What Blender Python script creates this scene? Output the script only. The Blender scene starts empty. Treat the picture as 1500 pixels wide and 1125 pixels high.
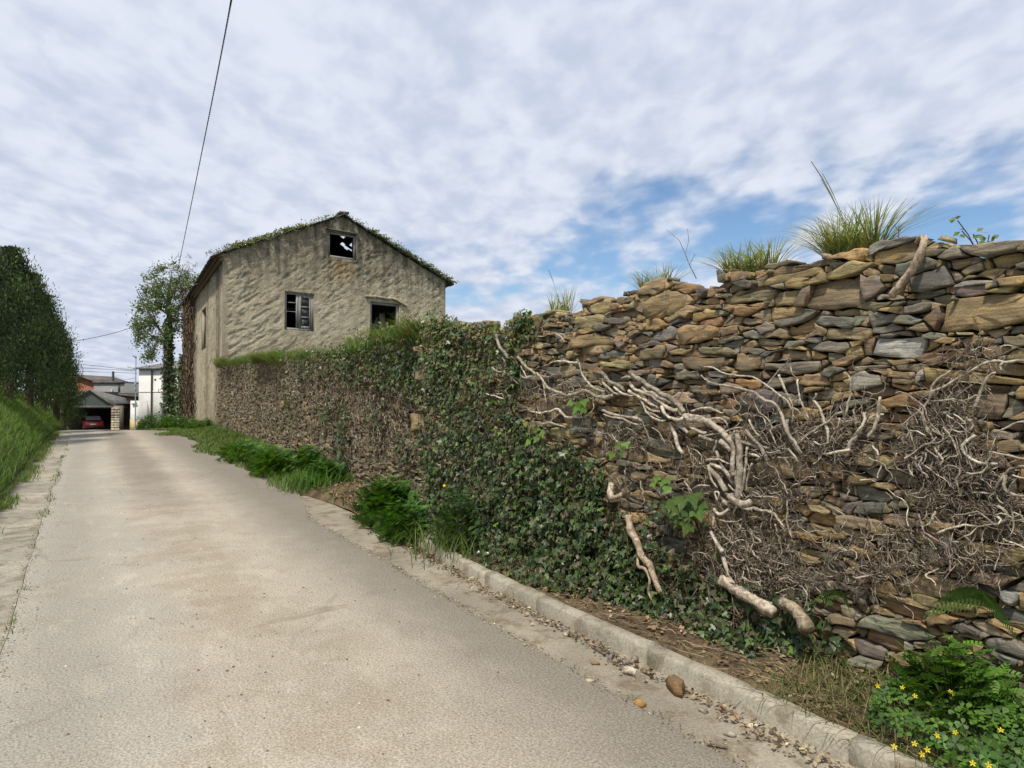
import bpy, math, random
import numpy as np
from mathutils import Vector, Matrix

rng = np.random.default_rng(7)
random.seed(7)
S = bpy.context.scene
COL = S.collection
PI = math.pi

# ------------------------------------------------------------------ camera
FPX, HOR, EYE = 1000.0, 585.0, 1.6
PITCH = math.atan((HOR - 562.5) / FPX)
cam_d = bpy.data.cameras.new('camera')
cam = bpy.data.objects.new('camera', cam_d)
COL.objects.link(cam)
cam.location = (0, 0, EYE)
cam.rotation_euler = (PI / 2 + PITCH, 0, 0)
cam_d.sensor_width = 36
cam_d.lens = 36 * FPX / 1500
cam_d.clip_start = 0.05
cam_d.clip_end = 3000
S.camera = cam

# ------------------------------------------------------------------ sun, sky, exposure
SUN_AZ = math.radians(201)      # compass-like: 0 = +Y, clockwise; behind and to the left of the camera
SUN_EL = math.radians(59)
sd = bpy.data.lights.new('sun', 'SUN')
sd.energy = 3.5
sd.angle = math.radians(4)
sd.color = (1.0, 0.94, 0.84)
sun = bpy.data.objects.new('sun', sd)
COL.objects.link(sun)
to_sun = Vector((math.sin(SUN_AZ) * math.cos(SUN_EL), math.cos(SUN_AZ) * math.cos(SUN_EL), math.sin(SUN_EL)))
sun.rotation_euler = to_sun.to_track_quat('Z', 'Y').to_euler()
sun.location = (0, -20, 40)

S.view_settings.view_transform = 'Standard'
S.view_settings.look = 'None'
S.view_settings.gamma = 1
S.view_settings.exposure = 0.3
S.view_settings.use_curve_mapping = False


class N:
    """small node-graph writer"""
    def __init__(s, tree):
        s.t = tree
        tree.nodes.clear()

    def n(s, typ, ins=None, **props):
        nd = s.t.nodes.new(typ)
        for k, v in props.items():
            setattr(nd, k, v)
        for k, v in (ins or {}).items():
            sock = nd.inputs[k]
            if isinstance(v, bpy.types.NodeSocket):
                s.t.links.new(v, sock)
            else:
                if isinstance(v, tuple) and len(v) == 3 and sock.type == 'RGBA':
                    v = v + (1,)
                sock.default_value = v
        return nd

    def math(s, op, a, b=0.0, c=None, clamp=False):
        ins = {0: a, 1: b}
        if c is not None:
            ins[2] = c
        return s.n('ShaderNodeMath', ins, operation=op, use_clamp=clamp).outputs[0]

    def vmath(s, op, a, b=None):
        ins = {0: a}
        if b is not None:
            ins[1] = b
        return s.n('ShaderNodeVectorMath', ins, operation=op).outputs[0]

    def mix(s, f, a, b, mode='MIX'):
        nd = s.t.nodes.new('ShaderNodeMix')
        nd.data_type = 'RGBA'
        nd.blend_type = mode
        nd.clamp_factor = True
        for i, v in ((0, f), (6, a), (7, b)):
            if isinstance(v, bpy.types.NodeSocket):
                s.t.links.new(v, nd.inputs[i])
            else:
                if isinstance(v, tuple) and len(v) == 3:
                    v = v + (1,)
                nd.inputs[i].default_value = v
        return nd.outputs[2]

    def ramp(s, f, lo, hi, a=0.0, b=1.0):
        return s.n('ShaderNodeMapRange', {0: f, 1: lo, 2: hi, 3: a, 4: b}, interpolation_type='SMOOTHSTEP').outputs[0]

    def noise(s, vec, scale, detail=4, rough=0.55, dist=0.0, out=0):
        return s.n('ShaderNodeTexNoise', {'Vector': vec, 'Scale': scale, 'Detail': detail, 'Roughness': rough, 'Distortion': dist}).outputs[out]

    def vor(s, vec, scale, feature='F1', out=0):
        return s.n('ShaderNodeTexVoronoi', {'Vector': vec, 'Scale': scale}, feature=feature).outputs[out]

    def mapping(s, vec, scale=(1, 1, 1), rot=(0, 0, 0), loc=(0, 0, 0)):
        return s.n('ShaderNodeMapping', {'Vector': vec, 'Scale': scale, 'Rotation': rot, 'Location': loc}).outputs[0]


W = bpy.data.worlds.new('World')
S.world = W
W.use_nodes = True
g = N(W.node_tree)
tc = g.n('ShaderNodeTexCoord')
dirv = tc.outputs['Generated']
sky = g.n('ShaderNodeTexSky', sky_type='NISHITA', sun_disc=False)
sky.sun_elevation = SUN_EL
sky.sun_rotation = SUN_AZ
sky.altitude = 50
sky.air_density = 1.0
sky.dust_density = 0.6
sky.ozone_density = 2.0
sep = g.n('ShaderNodeSeparateXYZ', {0: dirv})
zc = g.math('ADD', g.math('MAXIMUM', sep.outputs[2], 0.0), 0.16)
pl = g.n('ShaderNodeCombineXYZ', {0: g.math('DIVIDE', sep.outputs[0], zc), 1: g.math('MULTIPLY', g.math('DIVIDE', sep.outputs[1], zc), 0.8), 2: 0.0}).outputs[0]
plr = g.mapping(pl, rot=(0, 0, math.radians(28)), scale=(1.15, 1.0, 1))
big = g.noise(plr, 0.7, 3, 0.5, 0.0)
mid = g.noise(plr, 2.6, 3, 0.5, 0.15)
fine = g.noise(plr, 8.5, 3, 0.5, 0.2)
# a broken part of the cloud deck low in the north-east
dx = g.math('DIVIDE', g.math('SUBTRACT', sep.outputs[0], 0.37), 0.56)
dz = g.math('DIVIDE', g.math('SUBTRACT', sep.outputs[2], 0.195), 0.165)
rad = g.math('SQRT', g.math('ADD', g.math('MULTIPLY', dx, dx), g.math('MULTIPLY', dz, dz)))
gap = g.ramp(rad, 0.25, 1.35, 1.0, 0.0)
front = g.ramp(sep.outputs[1], 0.0, 0.3)
gap = g.math('MULTIPLY', gap, front)
cv = g.math('ADD', g.math('ADD', g.math('MULTIPLY', big, 0.5), g.math('MULTIPLY', mid, 0.62)), g.math('MULTIPLY', fine, 0.22))
cv = g.math('SUBTRACT', cv, g.math('MULTIPLY', gap, 0.295))
cover = g.ramp(cv, 0.30, 0.51)
tex = g.math('ADD', g.math('ADD', g.math('MULTIPLY', mid, 0.3), g.math('MULTIPLY', fine, 0.52)), g.math('MULTIPLY', big, 0.25))
lum = g.ramp(tex, 0.40, 0.67)
ccol = g.mix(lum, (0.46, 0.515, 0.635), (0.625, 0.665, 0.75))
blue = g.mix(1.0, g.mix(1.0, sky.outputs[0], (0.092, 0.092, 0.092), 'MULTIPLY'), (0.98, 1.1, 1.18), 'MULTIPLY')
skyc = g.mix(cover, blue, ccol)
bg = g.n('ShaderNodeBackground', {'Color': skyc, 'Strength': 1.0})
g.n('ShaderNodeOutputWorld', {0: bg.outputs[0]})

# ------------------------------------------------------------------ helpers: rays, road frame
def ray(px, py):
    dx, dy = (px - 750) / FPX, -(py - 562.5) / FPX
    return np.array([dx, math.cos(PITCH) - dy * math.sin(PITCH), math.sin(PITCH) + dy * math.cos(PITCH)])


def G(Y):
    Y = np.asarray(Y, float)
    a = .015 * Y
    t = np.clip(Y - 24, 0, 5)
    b = .36 + .015 * t - (.058 / 5) * t * t / 2
    c = -.0445 * np.clip(Y - 29, 0, 40)
    return np.where(Y < 24, a, b + c)


TH = math.radians(-32)
D = np.array([math.sin(TH), math.cos(TH)])
NV = np.array([math.cos(TH), -math.sin(TH)])
CAM = np.array([0, 0, EYE])


def at_depth(px, py, Y):
    r = ray(px, py)
    return CAM + r * (Y / r[1])


def at_ground(px, py, dz=0.0):
    r = ray(px, py)
    t = np.arange(.5, 90, .01)
    P = CAM[None] + r[None] * t[:, None]
    k = np.argmax(P[:, 2] <= G(P[:, 1]) + dz)
    return P[k]


def uvw(u, v, z=None):
    u, v = np.broadcast_arrays(np.asarray(u, float), np.asarray(v, float))
    X = D[0] * u + NV[0] * v
    Y = D[1] * u + NV[1] * v
    return np.stack([X, Y, G(Y) if z is None else np.broadcast_to(z, X.shape)], -1)


class Plane:
    """a vertical wall face: origin o (xy), direction e (xy, to the right as seen), outward normal faces the road"""
    def __init__(s, a, b):
        s.o = np.array(a, float)
        e = np.array(b, float) - s.o
        s.L = float(np.hypot(*e))
        s.e = e / s.L
        s.n = np.array([-s.e[1], s.e[0]])      # into the wall
        s.rot = math.atan2(s.e[1], s.e[0])

    def hit(s, px, py, off=0.0):
        r = ray(px, py)
        o = s.o - s.n * off
        t = float(o @ s.n) / float(r[:2] @ s.n)
        P = CAM + r * t
        return np.array([float((P[:2] - s.o) @ s.e), P[2], t])

    def world(s, x, y, z):
        x, y, z = np.broadcast_arrays(np.asarray(x, float), np.asarray(y, float), np.asarray(z, float))
        return np.stack([s.o[0] + s.e[0] * x + s.n[0] * y, s.o[1] + s.e[1] * x + s.n[1] * y, z], -1)

    def mat(s):
        return Matrix.Translation((s.o[0], s.o[1], 0)) @ Matrix.Rotation(s.rot, 4, 'Z')


# ------------------------------------------------------------------ numeric noise
def _h(ix, iy, seed):
    h = (ix.astype(np.int64) * 374761393 + iy.astype(np.int64) * 668265263 + seed * 1442695041) & 0xffffffff
    h = ((h ^ (h >> 13)) * 1274126177) & 0xffffffff
    return ((h ^ (h >> 16)) & 0xffff) / 65535.0


def vn(x, y, seed=0):
    x, y = np.asarray(x, float), np.asarray(y, float)
    ix, iy = np.floor(x), np.floor(y)
    fx, fy = x - ix, y - iy
    fx, fy = fx * fx * (3 - 2 * fx), fy * fy * (3 - 2 * fy)
    a, b = _h(ix, iy, seed), _h(ix + 1, iy, seed)
    c, d = _h(ix, iy + 1, seed), _h(ix + 1, iy + 1, seed)
    return (a + (b - a) * fx) * (1 - fy) + (c + (d - c) * fx) * fy


def fbm(x, y, seed=0, o=4, r=.5):
    s, a, t, f = 0, 1, 0, 1
    for i in range(o):
        s = s + a * vn(x * f, y * f, seed + i * 17)
        t += a
        a *= r
        f *= 2.03
    return s / t


# ------------------------------------------------------------------ helpers: meshes and objects
def link(o, parent=None):
    COL.objects.link(o)
    if parent is not None:
        o.parent = parent
    return o


def mk(name, V, F, mat, parent=None, tone=None, smooth=False, uv=None, mw=None):
    """V (n,3); F an (m,k) array or a list of them; tone per-vertex rgb"""
    V = np.asarray(V, np.float32)
    Fs = F if isinstance(F, list) and not isinstance(F[0], (tuple, list)) else [np.array(F)]
    Fs = [np.asarray(f, np.int32) for f in Fs if len(f)]
    me = bpy.data.meshes.new(name)
    me.vertices.add(len(V))
    me.vertices.foreach_set('co', V.ravel())
    tot = np.concatenate([np.full(len(f), f.shape[1], np.int32) for f in Fs])
    idx = np.concatenate([f.ravel() for f in Fs])
    st = np.concatenate([[0], np.cumsum(tot)[:-1]]).astype(np.int32)
    me.loops.add(len(idx))
    me.loops.foreach_set('vertex_index', idx)
    me.polygons.add(len(tot))
    me.polygons.foreach_set('loop_start', st)
    me.polygons.foreach_set('loop_total', tot)
    if smooth:
        me.polygons.foreach_set('use_smooth', np.ones(len(tot), bool))
    if tone is not None:
        t = np.ones((len(V), 4), np.float32)
        t[:, :3] = tone
        a = me.attributes.new('tone', 'FLOAT_COLOR', 'POINT')
        a.data.foreach_set('color', t.ravel())
    if uv is not None:
        l = me.uv_layers.new(name='UVMap')
        l.data.foreach_set('uv', np.asarray(uv, np.float32)[idx].ravel())
    me.update(calc_edges=True)
    me.validate()
    if mat:
        me.materials.append(mat)
    o = bpy.data.objects.new(name, me)
    if mw is not None:
        o.matrix_world = mw
    return link(o, parent)


def tag(o, label=None, cat=None, group=None, kind=None):
    for k, v in (('label', label), ('category', cat), ('group', group), ('kind', kind)):
        if v:
            o[k] = v
    return o


def thing(name, label, cat, loc=(0, 0, 0), rz=0, group=None):
    o = bpy.data.objects.new(name, None)
    o.empty_display_size = .1
    o.location = tuple(float(c) for c in loc)
    o.rotation_euler = (0, 0, rz)
    return tag(link(o), label, cat, group)


def stuff(o):
    o['kind'] = 'stuff'
    return o


class MB:
    """collects verts / faces / tones"""
    def __init__(s):
        s.V, s.F, s.T, s.n = [], {}, [], 0

    def add(s, V, F, tone=None):
        V = np.asarray(V, float).reshape(-1, 3)
        Fs = F if isinstance(F, list) else [F]
        for f in Fs:
            f = np.asarray(f, np.int64)
            if len(f):
                s.F.setdefault(f.shape[1], []).append(f + s.n)
        s.V.append(V)
        t = np.ones((len(V), 3)) * .5
        if tone is not None:
            t[:] = tone
        s.T.append(t)
        s.n += len(V)

    def box(s, c, size, rz=0, tone=None, rx=0, ry=0):
        x, y, z = [k / 2 for k in size]
        v = np.array([(-x, -y, -z), (x, -y, -z), (x, y, -z), (-x, y, -z), (-x, -y, z), (x, -y, z), (x, y, z), (-x, y, z)])
        M = np.array(Matrix.Rotation(rz, 3, 'Z') @ Matrix.Rotation(ry, 3, 'Y') @ Matrix.Rotation(rx, 3, 'X'))
        s.add(v @ M.T + np.array(c), np.array([(0, 3, 2, 1), (4, 5, 6, 7), (0, 1, 5, 4), (1, 2, 6, 5), (2, 3, 7, 6), (3, 0, 4, 7)]), tone)

    def tube(s, P, R, n=6, tone=None, ref=(0, 0, 1), cap=True):
        V, F = tubes(np.asarray(P, float)[None], np.asarray(R, float)[None] if np.ndim(R) else np.full((1, len(P)), R), n, ref)
        s.add(V, F, tone)
        if cap:
            L = len(P)
            s.add(np.concatenate([V[:n], V[-n:]]), [np.arange(n)[::-1][None], np.arange(n, 2 * n)[None]], tone)

    def prism(s, poly, h0, h1, tone=None):
        """vertical prism over a list of xy points"""
        k = len(poly)
        v = [(x, y, h0) for x, y in poly] + [(x, y, h1) for x, y in poly]
        f = np.array([(i, (i + 1) % k, k + (i + 1) % k, k + i) for i in range(k)])
        s.add(v, [f, np.arange(k)[::-1][None], np.arange(k, 2 * k)[None]], tone)

    def build(s, name, mat, parent=None, smooth=False, mw=None):
        return mk(name, np.concatenate(s.V), [np.concatenate(f) for f in s.F.values()], mat, parent, np.concatenate(s.T), smooth, mw=mw)


def tubes(P, R, n=3, ref=(0, 0, 1)):
    """P (N,L,3) polylines, R (N,L) radii -> joined tube verts, quads"""
    Nn, L, _ = P.shape
    T = np.gradient(P, axis=1)
    T /= np.linalg.norm(T, axis=2, keepdims=True) + 1e-9
    ref = np.broadcast_to(np.asarray(ref, float), T.shape)
    A = np.cross(T, ref)
    ln = np.linalg.norm(A, axis=2, keepdims=True)
    A = np.where(ln < .08, np.cross(T, np.broadcast_to(np.array([.9, .3, .1]), T.shape)), A)
    A /= np.linalg.norm(A, axis=2, keepdims=True) + 1e-9
    B = np.cross(T, A)
    an = np.arange(n) * 2 * PI / n
    ring = P[:, :, None] + R[:, :, None, None] * (A[:, :, None] * np.cos(an)[:, None] + B[:, :, None] * np.sin(an)[:, None])
    V = ring.reshape(-1, 3)
    i = np.arange(Nn)[:, None, None] * L * n + np.arange(L - 1)[None, :, None] * n + np.arange(n)[None, None]
    j = np.arange(Nn)[:, None, None] * L * n + np.arange(L - 1)[None, :, None] * n + (np.arange(n)[None, None] + 1) % n
    F = np.stack([i, j, j + n, i + n], -1).reshape(-1, 4)
    return V, F


def frames(nrm, spin, up=(0, 0, 1)):
    """rotation matrices whose local z is nrm, spun about it"""
    nrm = nrm / (np.linalg.norm(nrm, axis=1, keepdims=True) + 1e-9)
    a = np.cross(np.broadcast_to(np.array(up, float), nrm.shape), nrm)
    l = np.linalg.norm(a, axis=1, keepdims=True)
    a = np.where(l < .05, np.array([[1., 0, 0]]), a / (l + 1e-9))
    b = np.cross(nrm, a)
    c, s_ = np.cos(spin)[:, None], np.sin(spin)[:, None]
    return np.stack([a * c + b * s_, b * c - a * s_, nrm], -1)


def scatter(base, faces, pos, R, sc):
    """copies of a small mesh -> joined verts/faces; also the copy index per vertex"""
    base = np.asarray(base, float)
    k = len(base)
    V = np.einsum('nij,kj->nki', R, base) * np.asarray(sc)[:, None, None] + pos[:, None]
    F = (np.asarray(faces)[None] + (np.arange(len(pos)) * k)[:, None, None]).reshape(-1, np.asarray(faces).shape[1])
    return V.reshape(-1, 3), F, np.repeat(np.arange(len(pos)), k)


def pick(cols, n, jit=.18):
    c = np.array(cols, float)[rng.integers(0, len(cols), n)]
    return np.clip(c * (1 + rng.normal(0, jit, (n, 1))) * (1 + rng.normal(0, .03, (n, 3))), .003, .9)


# ------------------------------------------------------------------ materials
def material(name, fn, disp=False):
    m = bpy.data.materials.new(name)
    m.use_nodes = True
    fn(N(m.node_tree))
    return m


def finish(g, col, rough=.85, bump=None, bs=.5, bd=.01, spec=.3, extra=None):
    ins = {'Base Color': col, 'Roughness': rough, 'Specular IOR Level': spec}
    if bump is not None:
        ins['Normal'] = g.n('ShaderNodeBump', {'Strength': bs, 'Distance': bd, 'Height': bump}).outputs[0]
    ins.update(extra or {})
    b = g.n('ShaderNodeBsdfPrincipled', ins)
    g.n('ShaderNodeOutputMaterial', {0: b.outputs[0]})


def tone_of(g):
    return g.n('ShaderNodeAttribute', attribute_name='tone').outputs['Color']


def m_stone(g):
    t = tone_of(g)
    obj = g.n('ShaderNodeTexCoord').outputs['Object']
    c = g.vmath('ADD', obj, g.vmath('MULTIPLY', t, (37., 11., 53.)))
    wob = g.noise(c, 5, 3, .5)
    st = g.mapping(c, scale=(3.4, 8, 60), rot=(0, .12, 0))
    st = g.vmath('ADD', st, g.n('ShaderNodeCombineXYZ', {2: g.math('MULTIPLY', wob, 2.4)}).outputs[0])
    streak = g.noise(st, 1.0, 5, .62, .3)
    blot = g.noise(c, 11, 5, .6)
    flake = g.n('ShaderNodeSeparateColor', {0: g.vor(g.vmath('ADD', g.mapping(c, scale=(9, 12, 34), rot=(0, .12, 0)), g.n('ShaderNodeCombineXYZ', {0: g.math('MULTIPLY', blot, 1.4), 2: g.math('MULTIPLY', wob, 2.4)}).outputs[0]), 1.0, out=1)}).outputs[0]
    chip = g.n('ShaderNodeSeparateColor', {0: g.vor(g.mapping(c, scale=(26, 30, 70), rot=(0, .2, 0)), 1.0, out=1)}).outputs[0]
    grit = g.noise(c, 120, 3, .6)
    col = g.mix(g.ramp(streak, .36, .66), g.mix(1, t, (.62, .6, .61), 'MULTIPLY'), g.mix(1, t, (1.24, 1.2, 1.1), 'MULTIPLY'))
    col = g.mix(g.math('MULTIPLY', g.ramp(blot, .5, .7), .55), col, (.26, .155, .06))
    col = g.mix(g.math('MULTIPLY', g.ramp(g.noise(c, 7, 4, .6, .6), .55, .72), .5), col, (.17, .17, .15))
    col = g.mix(g.math('MULTIPLY', g.ramp(g.noise(c, 26, 4, .7), .62, .74), .6), col, (.42, .4, .33))
    col = g.mix(g.math('MULTIPLY', g.ramp(grit, .3, .6, 1, 0), .35), col, (.06, .05, .035))
    col = g.mix(g.ramp(flake, .1, .9), g.mix(1, col, (.8, .8, .82), 'MULTIPLY'), g.mix(1, col, (1.2, 1.18, 1.12), 'MULTIPLY'))
    col = g.mix(.15, col, (.225, .205, .155))
    h = g.math('ADD', g.math('ADD', g.math('MULTIPLY', streak, .5), g.math('MULTIPLY', flake, .9)), g.math('ADD', g.math('MULTIPLY', chip, .35), g.math('MULTIPLY', grit, .25)))
    finish(g, col, .88, h, .8, .014, .25)


def m_bark(g):
    t = tone_of(g)
    obj = g.n('ShaderNodeTexCoord').outputs['Object']
    a = g.noise(obj, 28, 5, .65, .8)
    b = g.noise(obj, 90, 4, .6)
    col = g.mix(g.ramp(a, .38, .62), g.mix(1, t, (.5, .46, .44), 'MULTIPLY'), g.mix(1, t, (1.18, 1.16, 1.12), 'MULTIPLY'))
    col = g.mix(g.math('MULTIPLY', g.ramp(b, .55, .7), .5), col, g.mix(1, t, (.45, .4, .36), 'MULTIPLY'))
    finish(g, col, .8, g.math('ADD', a, g.math('MULTIPLY', b, .5)), .7, .01, .25)


def m_leaf(rough, trans):
    def f(g):
        t = tone_of(g)
        obj = g.n('ShaderNodeTexCoord').outputs['Object']
        col = g.mix(g.ramp(g.noise(obj, 40, 2, .5), .3, .7), g.mix(1, t, (.8, .82, .8), 'MULTIPLY'), g.mix(1, t, (1.2, 1.15, 1.1), 'MULTIPLY'))
        p = g.n('ShaderNodeBsdfPrincipled', {'Base Color': col, 'Roughness': rough, 'Specular IOR Level': .4})
        tr = g.n('ShaderNodeBsdfTranslucent', {'Color': g.mix(1, col, (1.5, 1.6, .6), 'MULTIPLY')})
        x = g.n('ShaderNodeMixShader', {0: trans, 1: p.outputs[0], 2: tr.outputs[0]})
        g.n('ShaderNodeOutputMaterial', {0: x.outputs[0]})
    return f


def m_tone(rough=.85, grit=60, amt=.3, spec=.3):
    def f(g):
        t = tone_of(g)
        obj = g.n('ShaderNodeTexCoord').outputs['Object']
        a = g.noise(obj, grit, 5, .65)
        b = g.noise(obj, grit * .12, 4, .6)
        lo, hi = 1 - amt * 1.3, 1 + amt * .8
        col = g.mix(g.ramp(g.math('ADD', g.math('MULTIPLY', a, .5), g.math('MULTIPLY', b, .5)), .34, .66),
                    g.mix(1, t, (lo, lo, lo), 'MULTIPLY'), g.mix(1, t, (hi, hi, hi), 'MULTIPLY'))
        finish(g, col, rough, g.math('ADD', a, b), .4, .01, spec)
    return f


def m_road(g):
    uv = g.n('ShaderNodeUVMap', uv_map='UVMap').outputs[0]
    s = g.n('ShaderNodeSeparateXYZ', {0: uv})
    u, v = s.outputs[0], s.outputs[1]
    big = g.noise(uv, .55, 4, .6)
    mid = g.noise(uv, 3.2, 5, .65)
    fine = g.noise(uv, 75, 4, .7)
    spk = g.vor(uv, 95)
    col = g.mix(g.ramp(big, .35, .65), (.355, .315, .247), (.435, .388, .305))
    # greyer towards the left half, sandier in the middle
    col = g.mix(g.math('MULTIPLY', g.ramp(g.math('ADD', v, g.math('MULTIPLY', big, 1.2)), .5, 1.5, 1, 0), .7), col, (.345, .322, .28))
    col = g.mix(g.math('MULTIPLY', g.ramp(mid, .5, .72), .4), col, (.29, .25, .19))
    col = g.mix(g.math('MULTIPLY', g.ramp(g.noise(g.mapping(uv, scale=(1.2, 3.0, 1)), 1.6, 5, .7, .4), .52, .68), .4), col, (.52, .465, .37))
    wob = g.math('MULTIPLY', g.math('SUBTRACT', mid, .5), .45)
    vv = g.math('ADD', g.math('ADD', v, wob), g.math('MULTIPLY', g.math('SUBTRACT', big, .5), .35))
    # damp, worn band beside the gutter
    b1 = g.math('MULTIPLY', g.ramp(vv, 1.3, 2.35), .82)
    # tyre-darkened middle further up the hill
    c2 = g.math('ABSOLUTE', g.math('SUBTRACT', vv, .95))
    b2 = g.math('MULTIPLY', g.math('MULTIPLY', g.ramp(c2, .12, .55, 1, 0), g.ramp(u, 7, 14)), .62)
    gr_ = g.math('MULTIPLY', g.math('MULTIPLY', g.ramp(c2, .1, .8, 1, 0), g.ramp(g.noise(uv, 1.7, 5, .7), .42, .62)), .5)
    col = g.mix(gr_, col, (.27, .215, .145))
    c3 = g.math('ABSOLUTE', g.math('SUBTRACT', vv, -.12))
    b3 = g.math('MULTIPLY', g.ramp(c3, .05, .4, 1, 0), .28)
    dk = g.math('MAXIMUM', g.math('MAXIMUM', b1, b2), b3)
    col = g.mix(dk, col, (.185, .162, .132))
    # spilled grit and dark specks
    deb = g.math('MULTIPLY', g.ramp(g.noise(uv, 34, 3, .7), .62, .7), g.ramp(g.noise(uv, .9, 3, .6), .45, .65))
    col = g.mix(g.math('MULTIPLY', deb, .6), col, (.15, .12, .09))
    col = g.mix(g.ramp(fine, .3, .7), g.mix(1, col, (.6, .6, .61), 'MULTIPLY'), g.mix(1, col, (1.28, 1.27, 1.25), 'MULTIPLY'))
    col = g.mix(g.math('MULTIPLY', g.ramp(spk, .0, .35, 1, 0), .4), col, (.66, .61, .51))
    col = g.mix(g.math('MULTIPLY', g.ramp(g.noise(uv, 21, 4, .75), .58, .68), .45), col, (.2, .17, .13))
    sm = g.math('MULTIPLY', g.ramp(g.noise(g.mapping(uv, scale=(2.6, 1.1, 1)), 1.0, 5, .72, .6), .62, .72), .5)
    col = g.mix(sm, col, (.2, .165, .12))
    # hairline cracks
    cr = g.vor(g.vmath('ADD', uv, g.vmath('MULTIPLY', g.n('ShaderNodeTexNoise', {'Vector': uv, 'Scale': 2.2, 'Detail': 4}).outputs[1], (.5, .5, 0))), .42, 'DISTANCE_TO_EDGE')
    crk = g.math('MULTIPLY', g.ramp(cr, .0, .012, 1, 0), g.ramp(g.noise(uv, .7, 2), .48, .6))
    col = g.mix(g.math('MULTIPLY', crk, .22), col, (.1, .085, .06))
    h = g.math('ADD', g.math('MULTIPLY', fine, .7), g.math('MULTIPLY', spk, -.6))
    finish(g, col, .92, h, .6, .008, .2)


def m_concrete(base, moss=.3, dirt=.5):
    def f(g):
        obj = g.n('ShaderNodeTexCoord').outputs['Object']
        big = g.noise(obj, 1.1, 4, .6)
        mid = g.noise(obj, 6, 5, .65)
        fine = g.noise(obj, 70, 4, .7)
        b = base
        col = g.mix(g.ramp(big, .35, .65), tuple(k * .8 for k in b), tuple(k * 1.15 for k in b))
        col = g.mix(g.math('MULTIPLY', g.ramp(mid, .47, .65), dirt), col, (.15, .115, .07))
        col = g.mix(g.math('MULTIPLY', g.ramp(g.noise(obj, 3.1, 5, .7, .5), .55, .68), moss), col, (.09, .11, .035))
        col = g.mix(g.ramp(fine, .3, .7), g.mix(1, col, (.76, .76, .76), 'MULTIPLY'), g.mix(1, col, (1.18, 1.18, 1.17), 'MULTIPLY'))
        finish(g, col, .92, g.math('ADD', g.math('MULTIPLY', fine, .6), mid), .55, .012, .2)
    return f


def m_soil(g):
    obj = g.n('ShaderNodeTexCoord').outputs['Object']
    a, b = g.noise(obj, 2.2, 5, .65), g.noise(obj, 34, 5, .7)
    col = g.mix(g.ramp(a, .35, .65), (.085, .062, .038), (.18, .135, .08))
    col = g.mix(g.ramp(b, .35, .7), g.mix(1, col, (.6, .6, .6), 'MULTIPLY'), g.mix(1, col, (1.4, 1.35, 1.25), 'MULTIPLY'))
    finish(g, col, .95, g.math('ADD', a, b), .9, .03, .15)


def m_grassground(g):
    obj = g.n('ShaderNodeTexCoord').outputs['Object']
    a, b = g.noise(obj, 1.3, 5, .65), g.noise(obj, 22, 5, .7)
    col = g.mix(g.ramp(a, .35, .65), (.035, .06, .014), (.06, .085, .022))
    col = g.mix(g.math('MULTIPLY', g.ramp(b, .5, .7), .5), col, (.09, .08, .035))
    finish(g, col, .95, b, .8, .05, .15)


def m_plaster(g):
    obj = g.n('ShaderNodeTexCoord').outputs['Object']
    s = g.n('ShaderNodeSeparateXYZ', {0: obj})
    big = g.noise(obj, .55, 5, .62)
    mid = g.noise(obj, 2.6, 5, .65)
    fine = g.noise(obj, 17, 6, .75)
    run = g.noise(g.mapping(obj, scale=(3.4, 3.4, .28)), 1.0, 5, .65)
    col = g.mix(g.ramp(big, .38, .62), (.48, .41, .285), (.60, .525, .38))
    col = g.mix(g.math('MULTIPLY', g.ramp(mid, .5, .7), .35), col, (.27, .205, .11))
    # grey-black weathering that thickens high on the gable and runs down the face
    hi = g.ramp(g.math('ADD', s.outputs[2], g.math('MULTIPLY', big, 3.6)), 6.9, 10.4)
    col = g.mix(g.math('MULTIPLY', hi, .48), col, (.215, .185, .14))
    dk = g.math('MULTIPLY', g.math('ADD', g.math('MULTIPLY', hi, .8), .22), g.ramp(g.math('ADD', g.math('MULTIPLY', run, .6), g.math('MULTIPLY', mid, .4)), .38, .6))
    tn = tone_of(g)
    ts = g.n('ShaderNodeSeparateColor', {0: tn})
    dk = g.math('MAXIMUM', dk, g.math('MULTIPLY', ts.outputs[0], g.ramp(run, .32, .56)))
    col = g.mix(dk, col, (.105, .093, .072))
    col = g.mix(g.math('MULTIPLY', ts.outputs[1], g.ramp(mid, .3, .6)), col, (.44, .27, .09))
    col = g.mix(g.ramp(fine, .32, .68), g.mix(1, col, (.74, .74, .74), 'MULTIPLY'), g.mix(1, col, (1.18, 1.17, 1.15), 'MULTIPLY'))
    finish(g, col, .94, g.math('ADD', g.math('MULTIPLY', mid, .5), fine), 1.0, .06, .15)


def m_wood(g):
    t = tone_of(g)
    obj = g.n('ShaderNodeTexCoord').outputs['Object']
    gr = g.noise(g.mapping(obj, scale=(30, 30, 3)), 1.0, 5, .7)
    col = g.mix(g.ramp(gr, .35, .65), g.mix(1, t, (.55, .53, .5), 'MULTIPLY'), g.mix(1, t, (1.2, 1.2, 1.2), 'MULTIPLY'))
    finish(g, col, .85, gr, .5, .006, .2)


def m_glass(g):
    obj = g.n('ShaderNodeTexCoord').outputs['Object']
    col = g.mix(g.ramp(g.noise(obj, 6, 4, .6), .4, .65), (.03, .032, .03), (.12, .115, .1))
    finish(g, col, .25, spec=.5)


def m_car(col):
    def f(g):
        finish(g, col, .3, spec=.5, extra={'Coat Weight': .6, 'Coat Roughness': .08})
    return f


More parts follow.
